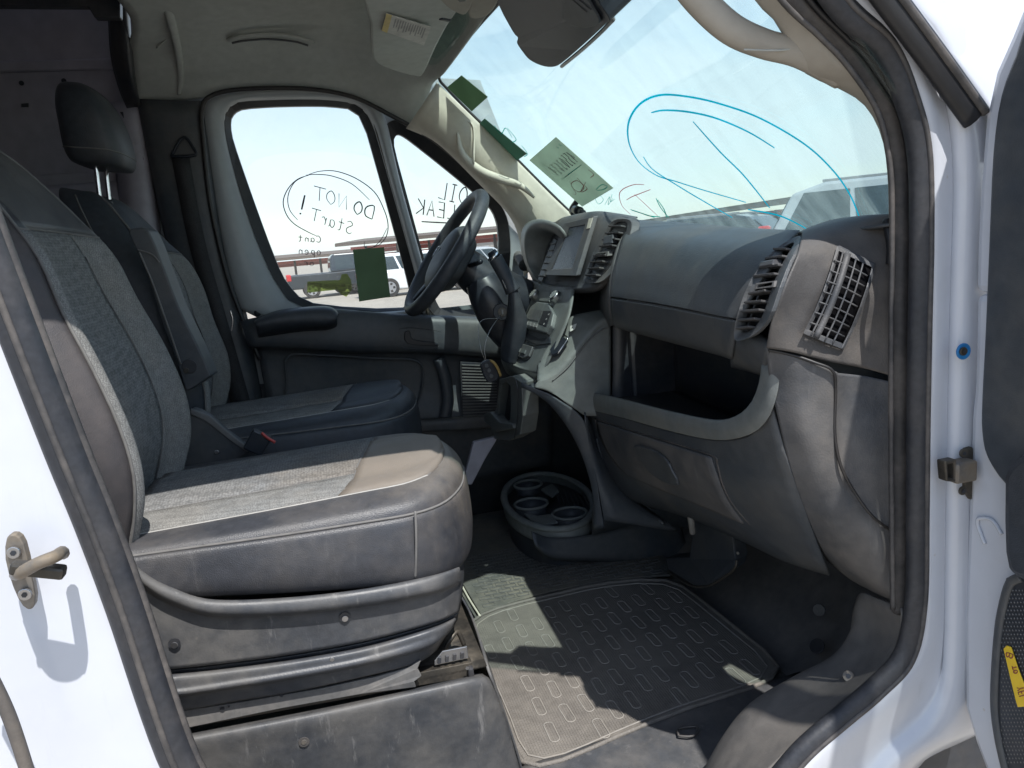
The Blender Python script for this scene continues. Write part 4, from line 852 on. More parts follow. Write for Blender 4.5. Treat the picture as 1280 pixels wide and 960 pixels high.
bk = box('belt_buckle', at(322,553,1,.95), (.045,.022,.05), 'plastic_black', ds, Matrix.Rotation(R(35),3,'Y'), .004)
tube('buckle_button', Yv([(327,541,.937),(334,547,.937),(344,553,.937)]), .0035, 'red_plastic', bk, ns=6)

# ================================================================== DASHBOARD
da = thing('dashboard', 'dusty dark dashboard with glovebox, round-cornered air vents and touch screen', 'dashboard', (.85,.9,.9))
# top pad running to the glass
def wsl(y, z): return V(wsx(y, z)-.02, y, z)
dt = [[V(.745,.06,1.535), V(.72,.16,1.530), V(.72,.30,1.530), V(.73,.60,1.543), V(.76,.85,1.568), V(.74,1.05,1.580), V(.74,1.3,1.57), V(.74,1.62,1.55)],
      [V(.79,.06,1.53), V(.80,.16,1.515), V(.82,.30,1.515), V(.86,.60,1.525), V(.86,.85,1.560), V(.86,1.05,1.565), V(.86,1.3,1.558), V(.84,1.62,1.54)],
      [wsl(.06,1.50), wsl(.16,1.50), wsl(.30,1.50), wsl(.60,1.50), wsl(.85,1.50), wsl(1.05,1.50), wsl(1.3,1.50), wsl(1.62,1.50)]]
srf('top_pad', dt, 'plastic_dark', da, 40, 8)
box('dash_core', (1.02,.92,1.20), (.28,1.60,.50), 'plastic_black', da, None, .01)
box('dash_core', (.80,1.12,1.24), (.22,.50,.36), 'plastic_black', da, None, .01)
# glovebox lid, bulging toward the seat
lidr = [Xv([(792,276,.74),(840,279,.73),(900,284,.71),(950,288,.70),(1000,290,.69)]), Xv([(786,284,.685),(835,287,.68),(890,290,.675),(945,294,.67),(990,299,.665)]), Xv([(778,300,.635),(828,302,.63),(880,307,.625),(935,314,.62),(975,320,.62)]), Xv([(770,330,.600),(820,333,.595),(872,340,.59),(920,350,.585),(948,356,.585)]),
        Xv([(766,358,.585),(812,364,.58),(862,374,.575),(905,384,.57),(932,389,.57)]), Xv([(764,371,.58),(812,378,.575),(862,387,.57),(900,395,.567),(924,399,.565)])]
lid = srf('glovebox_lid', lidr, 'plastic_dark', da, 30, 6, th=.006)
lid2 = Xv([(764,373,.58),(812,380,.575),(862,389,.57),(900,397,.567),(924,401,.565)])
srf('glovebox_lower_lid', [lid2, Xv([(765,390,.583),(812,400,.58),(862,411,.577),(900,420,.573),(918,426,.57)]), Xv([(768,404,.595),(812,415,.592),(862,428,.589),(900,438,.585),(916,444,.582)]), Xv([(772,409,.62),(812,420,.62),(862,433,.615),(900,443,.61),(918,449,.605)])], 'plastic_dark', da, 30, 6, th=.005)
tube('lid_gap', [p+V(.0012,0,0) for p in Xv([(784,375,.577),(812,380,.574),(862,389,.569),(900,397,.566),(916,400,.565)])], .0022, 'rubber_black', da, ns=6)
srf('lid_side', [Xv([(792,276,.74),(784,287,.685),(776,302,.635),(768,330,.60),(764,358,.585),(763,375,.58),(764,392,.583),(768,406,.6)]), Xv([(780,273,.78),(772,285,.74),(764,302,.70),(757,330,.67),(752,355,.66),(750,375,.66),(752,395,.67),(758,410,.70)])], 'plastic_dusty', da, 24, 4)
# shelf under the glovebox: lip, floor, back, ends
lipt = [(736,492,.60),(780,502,.592),(830,515,.584),(875,525,.578),(903,528,.576),(925,521,.576),(940,507,.578),(949,488,.58),(953,468,.582),(955,450,.584)]
srf('shelf_lip', [Xv([(a,b-1,c+.02) for a,b,c in lipt]), Xv([(a,b-2,c+.005) for a,b,c in lipt]), Xv(lipt), Xv([(736,501,.597),(780,511,.59),(830,524,.582),(876,535,.576),(908,538,.574),(934,531,.574),(952,513,.576),(960,491,.579),(963,470,.582),(964,452,.584)]),
     Xv([(735,511,.60),(780,522,.594),(830,536,.586),(878,547,.580),(912,549,.578),(943,540,.578),(962,520,.582),(971,494,.586),(975,472,.59),(976,454,.592)])], 'console_grey', da, 50, 6, th=.004)
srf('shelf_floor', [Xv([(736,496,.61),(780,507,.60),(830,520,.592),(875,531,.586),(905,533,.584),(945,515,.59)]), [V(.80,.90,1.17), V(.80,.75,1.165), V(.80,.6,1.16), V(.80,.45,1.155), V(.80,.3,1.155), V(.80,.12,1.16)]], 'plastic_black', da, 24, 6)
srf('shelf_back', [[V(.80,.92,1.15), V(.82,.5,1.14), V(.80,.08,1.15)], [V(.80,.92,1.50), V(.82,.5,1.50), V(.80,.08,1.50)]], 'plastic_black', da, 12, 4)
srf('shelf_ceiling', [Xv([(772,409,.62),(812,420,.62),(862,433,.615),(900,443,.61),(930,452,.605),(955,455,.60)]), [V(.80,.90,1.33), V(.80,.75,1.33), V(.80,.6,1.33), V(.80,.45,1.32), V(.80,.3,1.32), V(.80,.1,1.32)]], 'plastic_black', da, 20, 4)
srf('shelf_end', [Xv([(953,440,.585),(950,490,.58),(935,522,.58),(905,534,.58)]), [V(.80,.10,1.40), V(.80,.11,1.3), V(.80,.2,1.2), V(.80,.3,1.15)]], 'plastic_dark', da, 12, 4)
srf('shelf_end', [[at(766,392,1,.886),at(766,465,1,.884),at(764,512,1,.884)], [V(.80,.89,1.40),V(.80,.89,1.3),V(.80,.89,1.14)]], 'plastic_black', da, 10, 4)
srf('vent_surround', [Xv([(914,408,.590),(935,412,.588),(960,424,.585)]), Xv([(914,424,.576),(935,428,.574),(962,437,.574)]), Xv([(914,452,.604),(935,457,.598),(957,464,.59)]), Xv([(914,458,.64),(935,463,.64),(957,470,.63)])], 'plastic_dark', da, 10, 4)
# right hand vent bezel and slats
vo = [(1002,293),(990,297),(967,311),(946,336),(931,363),(920,395),(915,424),(922,428),(944,419),(958,404),(966,385),(974,360),(985,330),(998,306)]
def vx(p):
    T_ = [(285,.69),(293,.672),(305,.640),(320,.615),(340,.596),(356,.583),(389,.567),(430,.563)]
    y = min(max(p[1], 285.1), 429.9)
    for (a, xa), (b, xb) in zip(T_, T_[1:]):
        if a <= y <= b: return xa+(xb-xa)*(y-a)/(b-a)-.004
vi = [(994,302),(984,305),(966,318),(950,340),(938,365),(929,392),(925,414),(930,417),(942,411),(951,399),(958,382),(965,358),(975,333),(988,312)]
VO = soft(dense(vo,4),4); VI = soft(dense(vi,4),4)
vb_ = ring('vent_bezel', [at(p[0],p[1],0,vx(p)-.004) for p in VO], [at(p[0],p[1],0,vx(p)+.004) for p in VI], (.007,0,0), 'plastic_dark', da, .001)
plate('vent_well', [at(p[0],p[1],0,vx(p)+.035) for p in [(996,300),(984,302),(962,316),(946,340),(934,365),(925,392),(921,416),(930,420),(946,414),(956,402),(963,384),(970,360),(980,335),(992,314)]], (.01,0,0), 'plastic_black', da, 0)
def slat(nm, x0, y0, x1, y1, par, xf, mat='plastic_dusty', hw=.0035, dp=.016):
    a = at(x0,y0,0,xf((x0,y0))+.004); b = at(x1,y1,0,xf((x1,y1))+.004)
    v, f = bargeo(a, b, V(0,0,hw*.45), V(dp*.5,0,-dp*.12))
    return solid(mk(nm, v, f, mat, par, False), 0, 0, .0008)
for (x0,y0,x1,y1) in ((972,312,989,312),(962,324,984,321),(954,335,979,332),(947,346,974,343),(941,368,962,364),(936,379,958,377),(932,390,955,388),(928,401,950,399),(926,411,943,409)):
    slat('vent_slat', x0, y0, x1, y1, da, vx)
ring('vent_tab', [at(p[0],p[1],0,vx(p)-.003) for p in ((944,354),(968,351),(967,359),(942,362))], [at(p[0],p[1],0,vx(p)-.003) for p in ((947,356),(965,353),(964,357),(945,360))], (.012,0,0), 'plastic_dusty', da, .001)
plate('vent_tab', [at(p[0],p[1],0,vx(p)-.008) for p in ((949,327),(966,324),(965,331),(948,334))], (.016,0,0), 'plastic_black', da, .002)
tube('vent_divider', [at(p[0],p[1],0,vx(p)+.012) for p in ((980,303),(966,330),(951,362),(938,398),(934,416))], .002, 'plastic_black', da, ns=6)
# side cap of the dash next to the door
er = [[(998,293,.68),(1018,284,.73),(1045,276,.765),(1080,272,.775),(1112,272,.78)],
      [(1003,294,.655),(1026,286,.684),(1058,279,.725),(1088,276,.75),(1113,276,.765)],
      [(996,318,.613),(1022,314,.647),(1055,312,.69),(1085,318,.72),(1114,335,.745)],
      [(978,360,.580),(1008,356,.618),(1045,356,.662),(1080,365,.70),(1115,380,.742)],
      [(964,400,.566),(996,398,.603),(1036,402,.650),(1076,412,.70),(1115,425,.74)],
      [(958,434,.566),(990,440,.595),(1036,452,.645),(1078,460,.70),(1115,470,.738)]]
ECG = grid([Xv(r) for r in er], 40, 7)
gobj('end_cap', ECG, 'plastic_brown', da, th=.003, off=1)
er2 = [[(957,437,.573),(990,443,.598),(1042,463,.645),(1046,466,.655),(1080,470,.70),(1117,478,.738)],
       [(964,480,.584),(998,490,.605),(1036,500,.640),(1047,503,.660),(1082,508,.70),(1117,515,.738)],
       [(975,530,.590),(1008,545,.610),(1040,555,.645),(1052,558,.665),(1085,560,.70),(1117,565,.738)],
       [(990,590,.605),(1022,610,.630),(1052,622,.660),(1065,625,.675),(1090,630,.705),(1118,635,.738)],
       [(1010,645,.640),(1045,668,.665),(1075,680,.69),(1090,684,.70),(1105,688,.715),(1119,690,.738)],
       [(1030,690,.69),(1060,712,.705),(1085,726,.715),(1098,732,.72),(1110,738,.73),(1121,745,.738)],
       [(1035,700,.75),(1062,722,.76),(1087,736,.76),(1099,742,.76),(1110,747,.76),(1122,755,.76)]]
srf('end_lower', [Xv(r) for r in er2], 'plastic_dusty', da, 44, 7, th=.004)
tube('end_cap_seam', [p+V(-.002,0,0) for p in Xv([(962,437,.573),(990,443,.598),(1020,453,.622),(1043,464,.643),(1046,490,.651),(1045,540,.650),(1052,580,.655),(1068,612,.672),(1092,645,.695),(1118,664,.735)])], .0022, 'rubber_black', da, ns=6)
# demister grille in the side cap: frame, bars, cell walls
gq = [(1047,311),(1090,332),(1052,433),(1007,415)]
def gx(u, v):    # u across, v down, curved
    a = Vector((gq[0][0]*(1-u)+gq[1][0]*u, gq[0][1]*(1-u)+gq[1][1]*u)); b = Vector((gq[3][0]*(1-u)+gq[2][0]*u, gq[3][1]*(1-u)+gq[2][1]*u))
    p = a*(1-v)+b*v; bow = 9*4*v*(1-v)*(.5)
    return p.x-bow*.0+bow*.7, p.y+bow*.2
def gp3(u, v, d=0):
    x, y = gx(u, v); t = (x-1000)/90
    return on_grid(ECG, x, y, .0085-d)
gw = thing
fo = [gp3(-.04+1.08*u, v) for u, v in [(0,-.03),(.33,-.03),(.66,-.03),(1,-.03),(1,.25),(1,.5),(1,.75),(1,1.03),(.66,1.03),(.33,1.03),(0,1.03),(0,.75),(0,.5),(0,.25)]]
fi = [gp3(.0+1.0*u, .02+.96*v) for u, v in [(0,0),(.33,0),(.66,0),(1,0),(1,.25),(1,.5),(1,.75),(1,1),(.66,1),(.33,1),(0,1),(0,.75),(0,.5),(0,.25)]]
ring('grille_frame', fo, fi, (.006,.002,0), 'plastic_dusty', da, .001)
gobj('grille_shade_sheet', [[gp3(u/6, v/8, .0035) for u in range(7)] for v in range(9)], 'cell_shade_black', da, th=.001)  # black sheet laid on the cap as the shade between the bars
for i in range(1, 8):
    v = i/8; pts = [gp3(.02, v), gp3(.5, v-.012), gp3(.98, v)]
    tube('grille_bar', [p+V(-.003,-.001,0) for p in pts], .0013, 'plastic_dusty', da, ns=4, per=2)
for u, r in ((.20,.0013),(.33,.0048),(.58,.0013),(.79,.0013)):
    tube('grille_bar', [p+V(-.003,-.001,0) for p in [gp3(u, v) for v in (0,.25,.5,.75,1)]], r, 'plastic_dusty', da, ns=6, per=3)
tube('end_gap', Xv([(1108,276,.75),(1111,290,.745),(1114,310,.742),(1113,330,.742)]), .006, 'rubber_black', da, ns=6)
# knee panel below the shelf
kr = [Xv([(733,508,.60),(780,522,.598),(830,536,.592),(878,547,.586),(912,549,.584),(943,540,.584),(965,500,.590)]),
      Xv([(735,530,.61),(780,545,.605),(830,560,.60),(878,572,.595),(915,576,.592),(950,575,.592),(985,572,.598)]),
      Xv([(740,560,.625),(782,575,.618),(832,590,.612),(880,603,.607),(920,610,.605),(965,618,.608),(1003,625,.625)]),
      Xv([(746,588,.65),(785,602,.64),(832,615,.635),(880,630,.63),(925,645,.635),(975,660,.645),(1020,672,.662)]),
      Xv([(752,612,.69),(788,622,.68),(832,632,.68),(880,648,.68),(930,670,.68),(980,695,.69),(1035,712,.705)]),
      Xv([(756,618,.76),(790,628,.76),(834,638,.76),(880,654,.76),(930,676,.76),(980,700,.76),(1037,718,.76)])]
KG = grid(kr, 44, 7)
gobj('knee_panel', KG, 'plastic_dark', da, th=.003, off=1)
def kc(pts, l): return [on_grid(KG, x, y, l) for x, y in pts]
srf('lower_cover', [kc([(746,526),(790,540),(840,556),(889,571)], .005), kc([(750,545),(795,562),(846,580),(898,598)], .006), kc([(762,568),(806,586),(858,605),(910,626)], .006), kc([(782,592),(822,610),(872,630),(930,654)], .005)], 'plastic_dusty', da, 24, 5, th=.005)
# recessed lower cover with seam, raised tab
def kx(x, y): return .588+.10*max(0, (y-560-.25*(x-860)))/90-.0*x
tube('panel_seam', [on_grid(KG,x,y,.003) for x,y in [(744,523),(790,538),(840,553),(890,569),(897,580),(903,603),(915,628),(935,652),(965,685),(985,702)]], .0022, 'rubber_grey', da, ns=6)
tube('panel_seam', [on_grid(KG,x,y,.003) for x,y in [(744,523),(752,550),(770,580),(800,605)]], .0022, 'rubber_grey', da, ns=6)
plate('tray_latch', kc([(791,558),(812,561),(830,572),(839,588),(847,607),(828,603),(806,586)], .016), (.006,0,0), 'plastic_dark', da, .003, sp=2)
tube('cover_rib', [on_grid(KG,x,y,.003) for x,y in [(746,548),(760,590),(790,625),(830,655)]], .004, 'plastic_dark', da, ns=6)

# centre stack
cs_ = [Xv([(655,292,.74),(690,280,.74),(706,272,.73),(742,266,.73),(770,268,.74),(797,272,.75)]), Xv([(660,300,.69),(690,285,.69),(707,275,.68),(742,268,.68),(768,270,.69),(794,275,.70)]),
       Xv([(664,320,.66),(684,312,.65),(702,300,.645),(735,300,.645),(768,300,.65),(786,302,.655)]), Xv([(668,342,.64),(676,348,.625),(695,352,.615),(722,352,.61),(752,345,.615),(772,332,.63)]),
       Xv([(668,350,.63),(676,356,.61),(695,362,.60),(722,362,.60),(748,360,.605),(766,345,.62)]), Xv([(672,356,.66),(680,361,.64),(696,366,.64),(722,366,.64),(746,364,.64),(764,352,.66)])]
srf('centre_stack', cs_, 'plastic_dusty', da, 36, 6, th=.004)
def sx(p): return .600+.075*(352-p[1])/82.0
so_ = [(705,279),(742,270),(719,345),(679,344)]; si_ = [(711,285),(731,281),(715,335),(689,337)]
def sxx(p, d=0): return at(p[0],p[1],0,sx(p)-.018+d)
scr = thing
ring('screen_bezel', [sxx(p) for p in dense(so_,2)], [sxx(p,.002) for p in dense(si_,2)], (.014,0,0), 'plastic_dusty', da, .003)
sr_ = plate('touch_screen', [sxx(p,.004) for p in [(710,284),(732,280),(716,336),(688,338)]], (.004,0,0), 'screen', da, 0)
0 and plate('screen_reflection_panel', [sxx(p,.0032) for p in [(716,302),(720,312),(718,326),(704,331),(708,318)]], (.0005,0,0), 'panel_grey', sr_, 0)
plate('screen_protector_tab', [sxx(p,-.001) for p in [(736,273),(741,272),(737,285),(733,286)]], (.001,0,0), 'trim_cream', sr_, 0)
# middle vent, right of the screen
mo = [(765,273),(791,273),(788,292),(778,318),(766,340),(750,355),(727,354),(731,340),(742,315),(754,292)]
mi = [(769,277),(785,277),(782,292),(772,317),(760,337),(747,350),(733,350),(737,338),(747,315),(758,294)]
MO = soft(dense(mo,4),3); MI = soft(dense(mi,4),3)
def mx_(p): return .594+.075*(352-p[1])/82.0
ring('vent_bezel', [at(p[0],p[1],0,mx_(p)-.004) for p in MO], [at(p[0],p[1],0,mx_(p)) for p in MI], (.02,0,0), 'plastic_dusty', da, .002)
plate('vent_well', [at(p[0],p[1],0,mx_(p)+.004) for p in MI], (.002,0,0), 'rubber_black', da, 0)
for (x0,y0,x1,y1) in ((763,283,779,283),(759,292,776,291),(755,300,772,299),(751,308,768,307),(744,320,759,319),(740,328,756,327),(737,336,752,335),(734,344,748,344)):
    slat('vent_slat', x0, y0, x1, y1, da, lambda p: mx_(p)-.010, hw=.004, dp=.012)
plate('vent_tab', [at(p[0],p[1],0,mx_(p)-.014) for p in ((755,295),(765,293),(764,304),(753,305))], (.016,0,0), 'plastic_black', da, .002)
ring('vent_tab', [at(p[0],p[1],0,mx_(p)-.010) for p in ((741,316),(760,314),(759,320),(739,322))], [at(p[0],p[1],0,mx_(p)-.010) for p in ((744,317.5),(757,316),(756,319),(743,320.5))], (.012,0,0), 'plastic_dusty', da, .001)
# left vent between screen and hood
lo_ = [(692,298),(686,312),(678,332),(672,350),(677,352),(682,340),(690,318),(696,300)]
plate('vent_well', [at(p[0],p[1],0,sx(p)-.016) for p in lo_], (.004,0,0), 'rubber_black', da, 0)
for i in range(6): slat('vent_slat', 674+i*3, 345-i*8, 682+i*2.6, 345-i*8, da, lambda p: sx(p)-.020, dp=.008)
# instrument hood
hp0 = Xv([(672,352,.66),(662,330,.66),(657,310,.66),(657,294,.66),(662,282,.665),(674,277,.67),(688,280,.67),(700,287,.67),(708,296,.68)])
hp1 = Xv([(672,352,.60),(660,330,.60),(655,310,.595),(655,293,.595),(661,281,.60),(674,275,.61),(690,278,.62),(702,285,.63),(709,296,.64)])
hp2 = [p+V(.01,0,-.012) for p in Xv([(674,350,.60),(664,330,.60),(661,312,.598),(661,298,.598),(665,288,.603),(675,283,.612),(688,286,.622),(698,293,.632),(704,300,.642)])]
srf('instrument_hood', [[p+V(.16,.03,-.02) for p in hp0], hp0, hp1, hp2, [p+V(.1,0,-.02) for p in hp2]], 'console_grey', da, 30, 6, th=.003)
plate('instrument_panel', [V(.72,1.66,1.60), V(.72,1.22,1.60), V(.68,1.22,1.38), V(.68,1.66,1.38)], (.01,0,0), 'plastic_gloss', da, 0)
srf('driver_side_panel', [[V(.70,1.70,1.50),V(.66,1.55,1.50),V(.66,1.3,1.48)], [V(.70,1.70,1.30),V(.66,1.55,1.28),V(.62,1.3,1.30)], [V(.74,1.70,1.02),V(.72,1.5,1.0),V(.70,1.3,1.0)]], 'plastic_dark', da, 16, 5)
tube('side_demister', Xv([(640,316,.68),(650,322,.67),(656,332,.66)]), .02, 'plastic_dusty', da, ns=10)
# sloping climate panel
def hx(p): # panel plane: x from .60 at the top to .50 at the lip
    return .500+.10*(455-p[1])/95.0
cl = [(664,358),(715,362),(757,364),(700,470),(664,466),(622,452)]
srf('climate_panel', [[at(p[0],p[1],0,hx(p)) for p in ((664,350),(690,356),(718,358))], [at(p[0],p[1],0,hx(p)) for p in ((658,380),(685,388),(712,394))], [at(p[0],p[1],0,hx(p)) for p in ((643,415),(668,424),(696,432))], [at(p[0],p[1],0,hx(p)) for p in ((628,444),(652,455),(680,462))], [at(p[0],p[1],0,.492) for p in ((627,449),(650,461),(672,470))], [at(p[0],p[1],0,.505) for p in ((630,458),(650,470),(668,480))], [at(p[0],p[1],0,.56) for p in ((634,466),(650,478),(664,486))]], 'console_grey', da, 24, 6, th=.004)
nh = V(-.72,-.05,.70).normalized()
def hk(x, y, d=0): return at(x, y, 0, hx((x,y)))+nh*d
for (x, y) in ((671,371),(697,373)):
    kb = disc('climate_knob', hk(x,y,-.004), nh, .0165, .020, 'metal', da, 28, .003); disc('knob_face', hk(x,y,.016), nh, .0125, .0015, 'console_grey', kb, 20, .0005)
    for k in range(10):
        a = 2*math.pi*k/10; e1 = nh.orthogonal().normalized(); e2 = nh.cross(e1)
        box('knob_tick', hk(x,y,.0178)+e1*.0105*math.cos(a)+e2*.0105*math.sin(a), (.0012,.0012,.0012), 'label_white', kb, None, 0)
plate('button', [hk(*p,.004) for p in ((678,366),(690,367),(689,379),(676,378))], nh*.003, 'console_grey', da, .001)
cu = plate('climate_control_unit', [hk(*p,.001) for p in ((668,387),(676,381),(690,383),(697,396),(694,411),(688,421),(660,413),(658,408))], nh*.014, 'console_grey', da, .003)
plate('unit_display', [hk(*p,.0155) for p in ((669,391),(684,393),(678,406),(664,403))], nh*.001, 'panel_grey', cu, 0)
plate('unit_display', [hk(*p,.0155) for p in ((685,393),(695,394),(689,413),(679,409))], nh*.001, 'plastic_black', cu, 0)
for k in range(4): plate('button', [hk(662.5+4*k+a,405.5+1.2*k+b,.0155) for a,b in ((0,0),(3.2,.8),(1.6,5),(-1.4,4.2))], nh*.002, 'label_print', cu, 0)
for x, y in ((692,398),(689,404),(686,410)): disc('button', hk(x,y,.0155), nh, .003, .002, 'label_print', cu, 10, 0)
plate('unit_shadow_base', [hk(*p,.0002) for p in ((656,404),(660,417),(676,425),(689,423),(690,431),(672,433),(655,424))], nh*.006, 'plastic_black', da, .001)
bt = plate('switch_panel', [hk(*p,.001) for p in ((644,428),(668,435),(663,447),(655,450),(638,441))], nh*.006, 'panel_grey', da, .002)
for k in range(3): plate('button', [hk(642+6.6*k+a,434+2.2*k+b,.0072) for a,b in ((0,0),(5.4,1.8),(3.6,6.5),(-2,4.7))], nh*.003, 'console_grey', bt, .0006)
tube('switch_gap', [hk(*p,.002) for p in ((645,427),(657,430),(669,434))], .0015, 'plastic_black', bt, ns=6)
tube('switch_gap', [hk(*p,.001) for p in ((638,441),(655,451),(664,447),(668,438))], .003, 'plastic_black', bt, ns=6)
# USB ramp and its near side wall
ra0 = [(668,466,.93,.0),(676,448,.93,0),(690,430,.93,0),(705,414,.93,0),(715,402,.93,0),(735,395,.93,0),(757,392,.93,0)]
A = Yv([(672,458,.97),(682,440,.97),(695,422,.97),(708,406,.97),(716,396,.97),(735,391,.97),(762,386,.97)])
B = Yv([(672,476,.915),(690,468,.905),(706,452,.90),(721,432,.90),(735,415,.90),(748,402,.90),(763,396,.90)])
RG = grid([[p+V(.01,.03,-.01) for p in A], A, [(a*.5+b*.5)+V(0,0,.002) for a,b in zip(A,B)], B, [p+V(.004,-.004,-.012) for p in B]], 30, 5)
gobj('switch_ramp', RG, 'console_grey', da, th=.002, off=1)
def rp(x, y, d=0): return on_grid(RG, x, y, .004)+V(-.6,-.2,.75).normalized()*d
nr_ = V(-.6,-.25,.75).normalized()
plate('rocker_switch', [rp(*p) for p in ((705,423),(711,427),(700,444),(692,447),(690,440),(697,430))], nr_*.010, 'plastic_gloss', da, .002)
tube('switch_trim', [rp(708,422,.008), rp(712,426,.008), rp(705,437,.008), rp(699,444,.006)], .0018, 'chrome', da, ns=6)
disc('power_socket', rp(678,452,.001), nr_, .006, .003, 'plastic_black', da, 14)
plate('socket_symbol', [rp(*p,.004) for p in ((714,409),(722,406),(720,413),(714,416))], nr_*.0005, 'label_white', da, 0)
disc('socket_dot', rp(717,411,.0048), nr_, .002, .0006, 'plastic_black', da, 8, 0)
sw = [Yv([(672,477,.912),(690,470,.902),(706,454,.898),(721,434,.898),(735,417,.898),(748,404,.898),(763,398,.898)]), Yv([(668,484,.912),(688,484,.90),(704,482,.895),(720,480,.892),(735,475,.89),(750,470,.89),(763,465,.89)]), Yv([(681,484,.905),(695,494,.895),(708,504,.89),(720,512,.888),(731,519,.888),(745,520,.888),(763,520,.888)])]
srf('ramp_side', sw, 'console_grey', da, 30, 5, th=.003)
tube('ramp_bead', [p+V(0,-.002,0) for p in Yv([(690,476,.90),(708,460,.895),(724,440,.895),(738,423,.895),(752,412,.895),(763,408,.895)])], .0015, 'panel_grey', da, ns=6)
# arch shaped foot of the stack
ao = Yv([(652,478,.93),(668,485,.92),(686,492,.905),(705,504,.89),(720,514,.885),(732,530,.88),(738,560,.88),(746,600,.88),(752,640,.88),(756,660,.88)])
ai = Yv([(653,484,.94),(668,491,.93),(685,503,.92),(700,520,.91),(714,541,.905),(726,565,.90),(735,590,.90),(741,615,.90),(743,640,.90),(742,660,.90)])
srf('stack_foot', [ao, ai, [p+V(.05,.05,0) for p in ai], [p+V(.15,.20,0) for p in ai]], 'plastic_dark', da, 34, 5, th=.003)
srf('foot_side', [Yv([(731,515,.885),(733,540,.88),(740,570,.88),(748,610,.88),(755,650,.88)]), Xv([(745,535,.64),(760,575,.66),(790,620,.70),(830,650,.76),(850,665,.80)])], 'plastic_dark', da, 20, 4, th=.003)

# ================================================================== CUP HOLDER CONSOLE
cc = thing('cup_console', 'low rounded floor console with a tray of cup holders below the dashboard', 'console', (.6,1.0,.62))
def cz(x, y, z=.745): return at(x, y, 2, z)
el = []
ctr = (686,627); 
for k in range(32):
    a = 2*math.pi*k/32; el.append((ctr[0]+56*math.cos(a), ctr[1]+34*math.sin(a)+ 6*math.cos(a)))
rimp = [cz(*p) for p in el]
tube('rim', rimp, .012, 'tray_grey_sunlit', cc, closed=True, per=2, ns=10, flat=.8, up=(0,0,1))
srf('skirt', [rimp, [p+V(0,0,-.012)+(p-cz(*ctr))*.02 for p in rimp], [p+V(0,0,-.04)+(p-cz(*ctr))*.03 for p in rimp], [p+V(0,0,-.045)-(p-cz(*ctr))*.02 for p in rimp]], 'tray_grey_sunlit', cc, 64, 4, closed=True, th=.002)
srf('body', [[p+V(0,0,-.04)-(p-cz(*ctr))*.03 for p in rimp], [p+V(0,0,-.08)-(p-cz(*ctr))*.05 for p in rimp], [p+V(0,0,-.13)-(p-cz(*ctr))*.08 for p in rimp]], 'plastic_dark', cc, 64, 4, closed=True, th=.002)
plate('tray', [p+V(0,0,-.030) for p in rimp], (0,0,-.002), 'plastic_black', cc, 0)
for (x, y, rr) in ((660,606,.046),(664,630,.052),(712,642,.052)):
    c = cz(x, y)
    cup = tube('cup_ring', [c+V(rr*math.cos(q), rr*math.sin(q), .001) for q in [2*math.pi*k/16 for k in range(16)]], .0045, 'tray_grey_sunlit', cc, closed=True, per=2, ns=8)
    gc = [[c+V(rr*s*math.cos(q), rr*s*math.sin(q), -h) for q in [2*math.pi*k/20 for k in range(20)]] for s, h in ((1,0),(.92,.03),(.88,.06))]
    gobj('cup_wall', gc, 'plastic_dark', cup, closed=True, th=.001)
pts = [cz(x,y)+V(0,0,-.002) for x,y in ((690,603),(705,606),(722,612),(731,624),(716,626),(700,622),(688,614))]
ch = []
for i in range(7): 
    x = 692+i*6; ch.append(bargeo(cz(x,606+i*1.6)+V(0,0,-.008), cz(x+8,626+i*.6)+V(0,0,-.008), V(.0015,.001,0), V(0,0,.005)))
join_mb('tray_rib', ch, 'plastic_dark', cc)
plate('web', [cz(x,y)+V(0,0,-.001) for x,y in ((676,611),(690,604),(699,613),(690,620),(684,617))], (0,0,-.006), 'tray_grey_sunlit', cc, .001)
plate('web', [cz(x,y)+V(0,0,-.001) for x,y in ((655,641),(672,644),(688,642),(697,652),(680,655),(664,650))], (0,0,-.006), 'tray_grey_sunlit', cc, .001)
srf('front_block', [Zv for Zv in [[at(x,y,1,1.16) for x,y in ((664,664),(690,672),(740,668),(800,655),(850,655))], [at(x,y,1,1.14) for x,y in ((668,680),(690,694),(740,696),(800,697),(862,697))], [at(x,y,1,1.17) for x,y in ((670,684),(690,699),(740,702),(800,703),(864,703))]]], 'plastic_dark', cc, 26, 5, th=.003)
srf('front_block', [[at(x,y,1,1.12) for x,y in ((742,600),(780,600),(830,600),(880,610))], [at(x,y,1,1.13) for x,y in ((740,668),(790,657),(830,655),(880,665))]], 'plastic_dark', cc, 12, 3, th=.003)
# metal bracket under the panel, pale hanging tab
br_ = plate('floor_bracket', Xv([(868,640,.80),(915,668,.78),(921,700,.78),(917,712,.77),(885,732,.76),(868,733,.76),(835,712,.78),(832,698,.80),(862,697,.80)]), (.04,.02,0), 'plastic_dark', cc, .004)
tube('bracket_edge', Xv([(835,714,.765),(862,731,.75),(886,732,.75),(916,713,.755),(921,700,.76)]), .003, 'metal_dark', cc, ns=6)
tube('wire_tab', Xv([(862,643,.73),(864,652,.73),(866,666,.74)]), .007, 'mat_rim', cc, ns=8)
disc('bracket_screw', at(923,691,0,.78), (-1,-.3,0), .004, .003, 'metal', cc, 10)

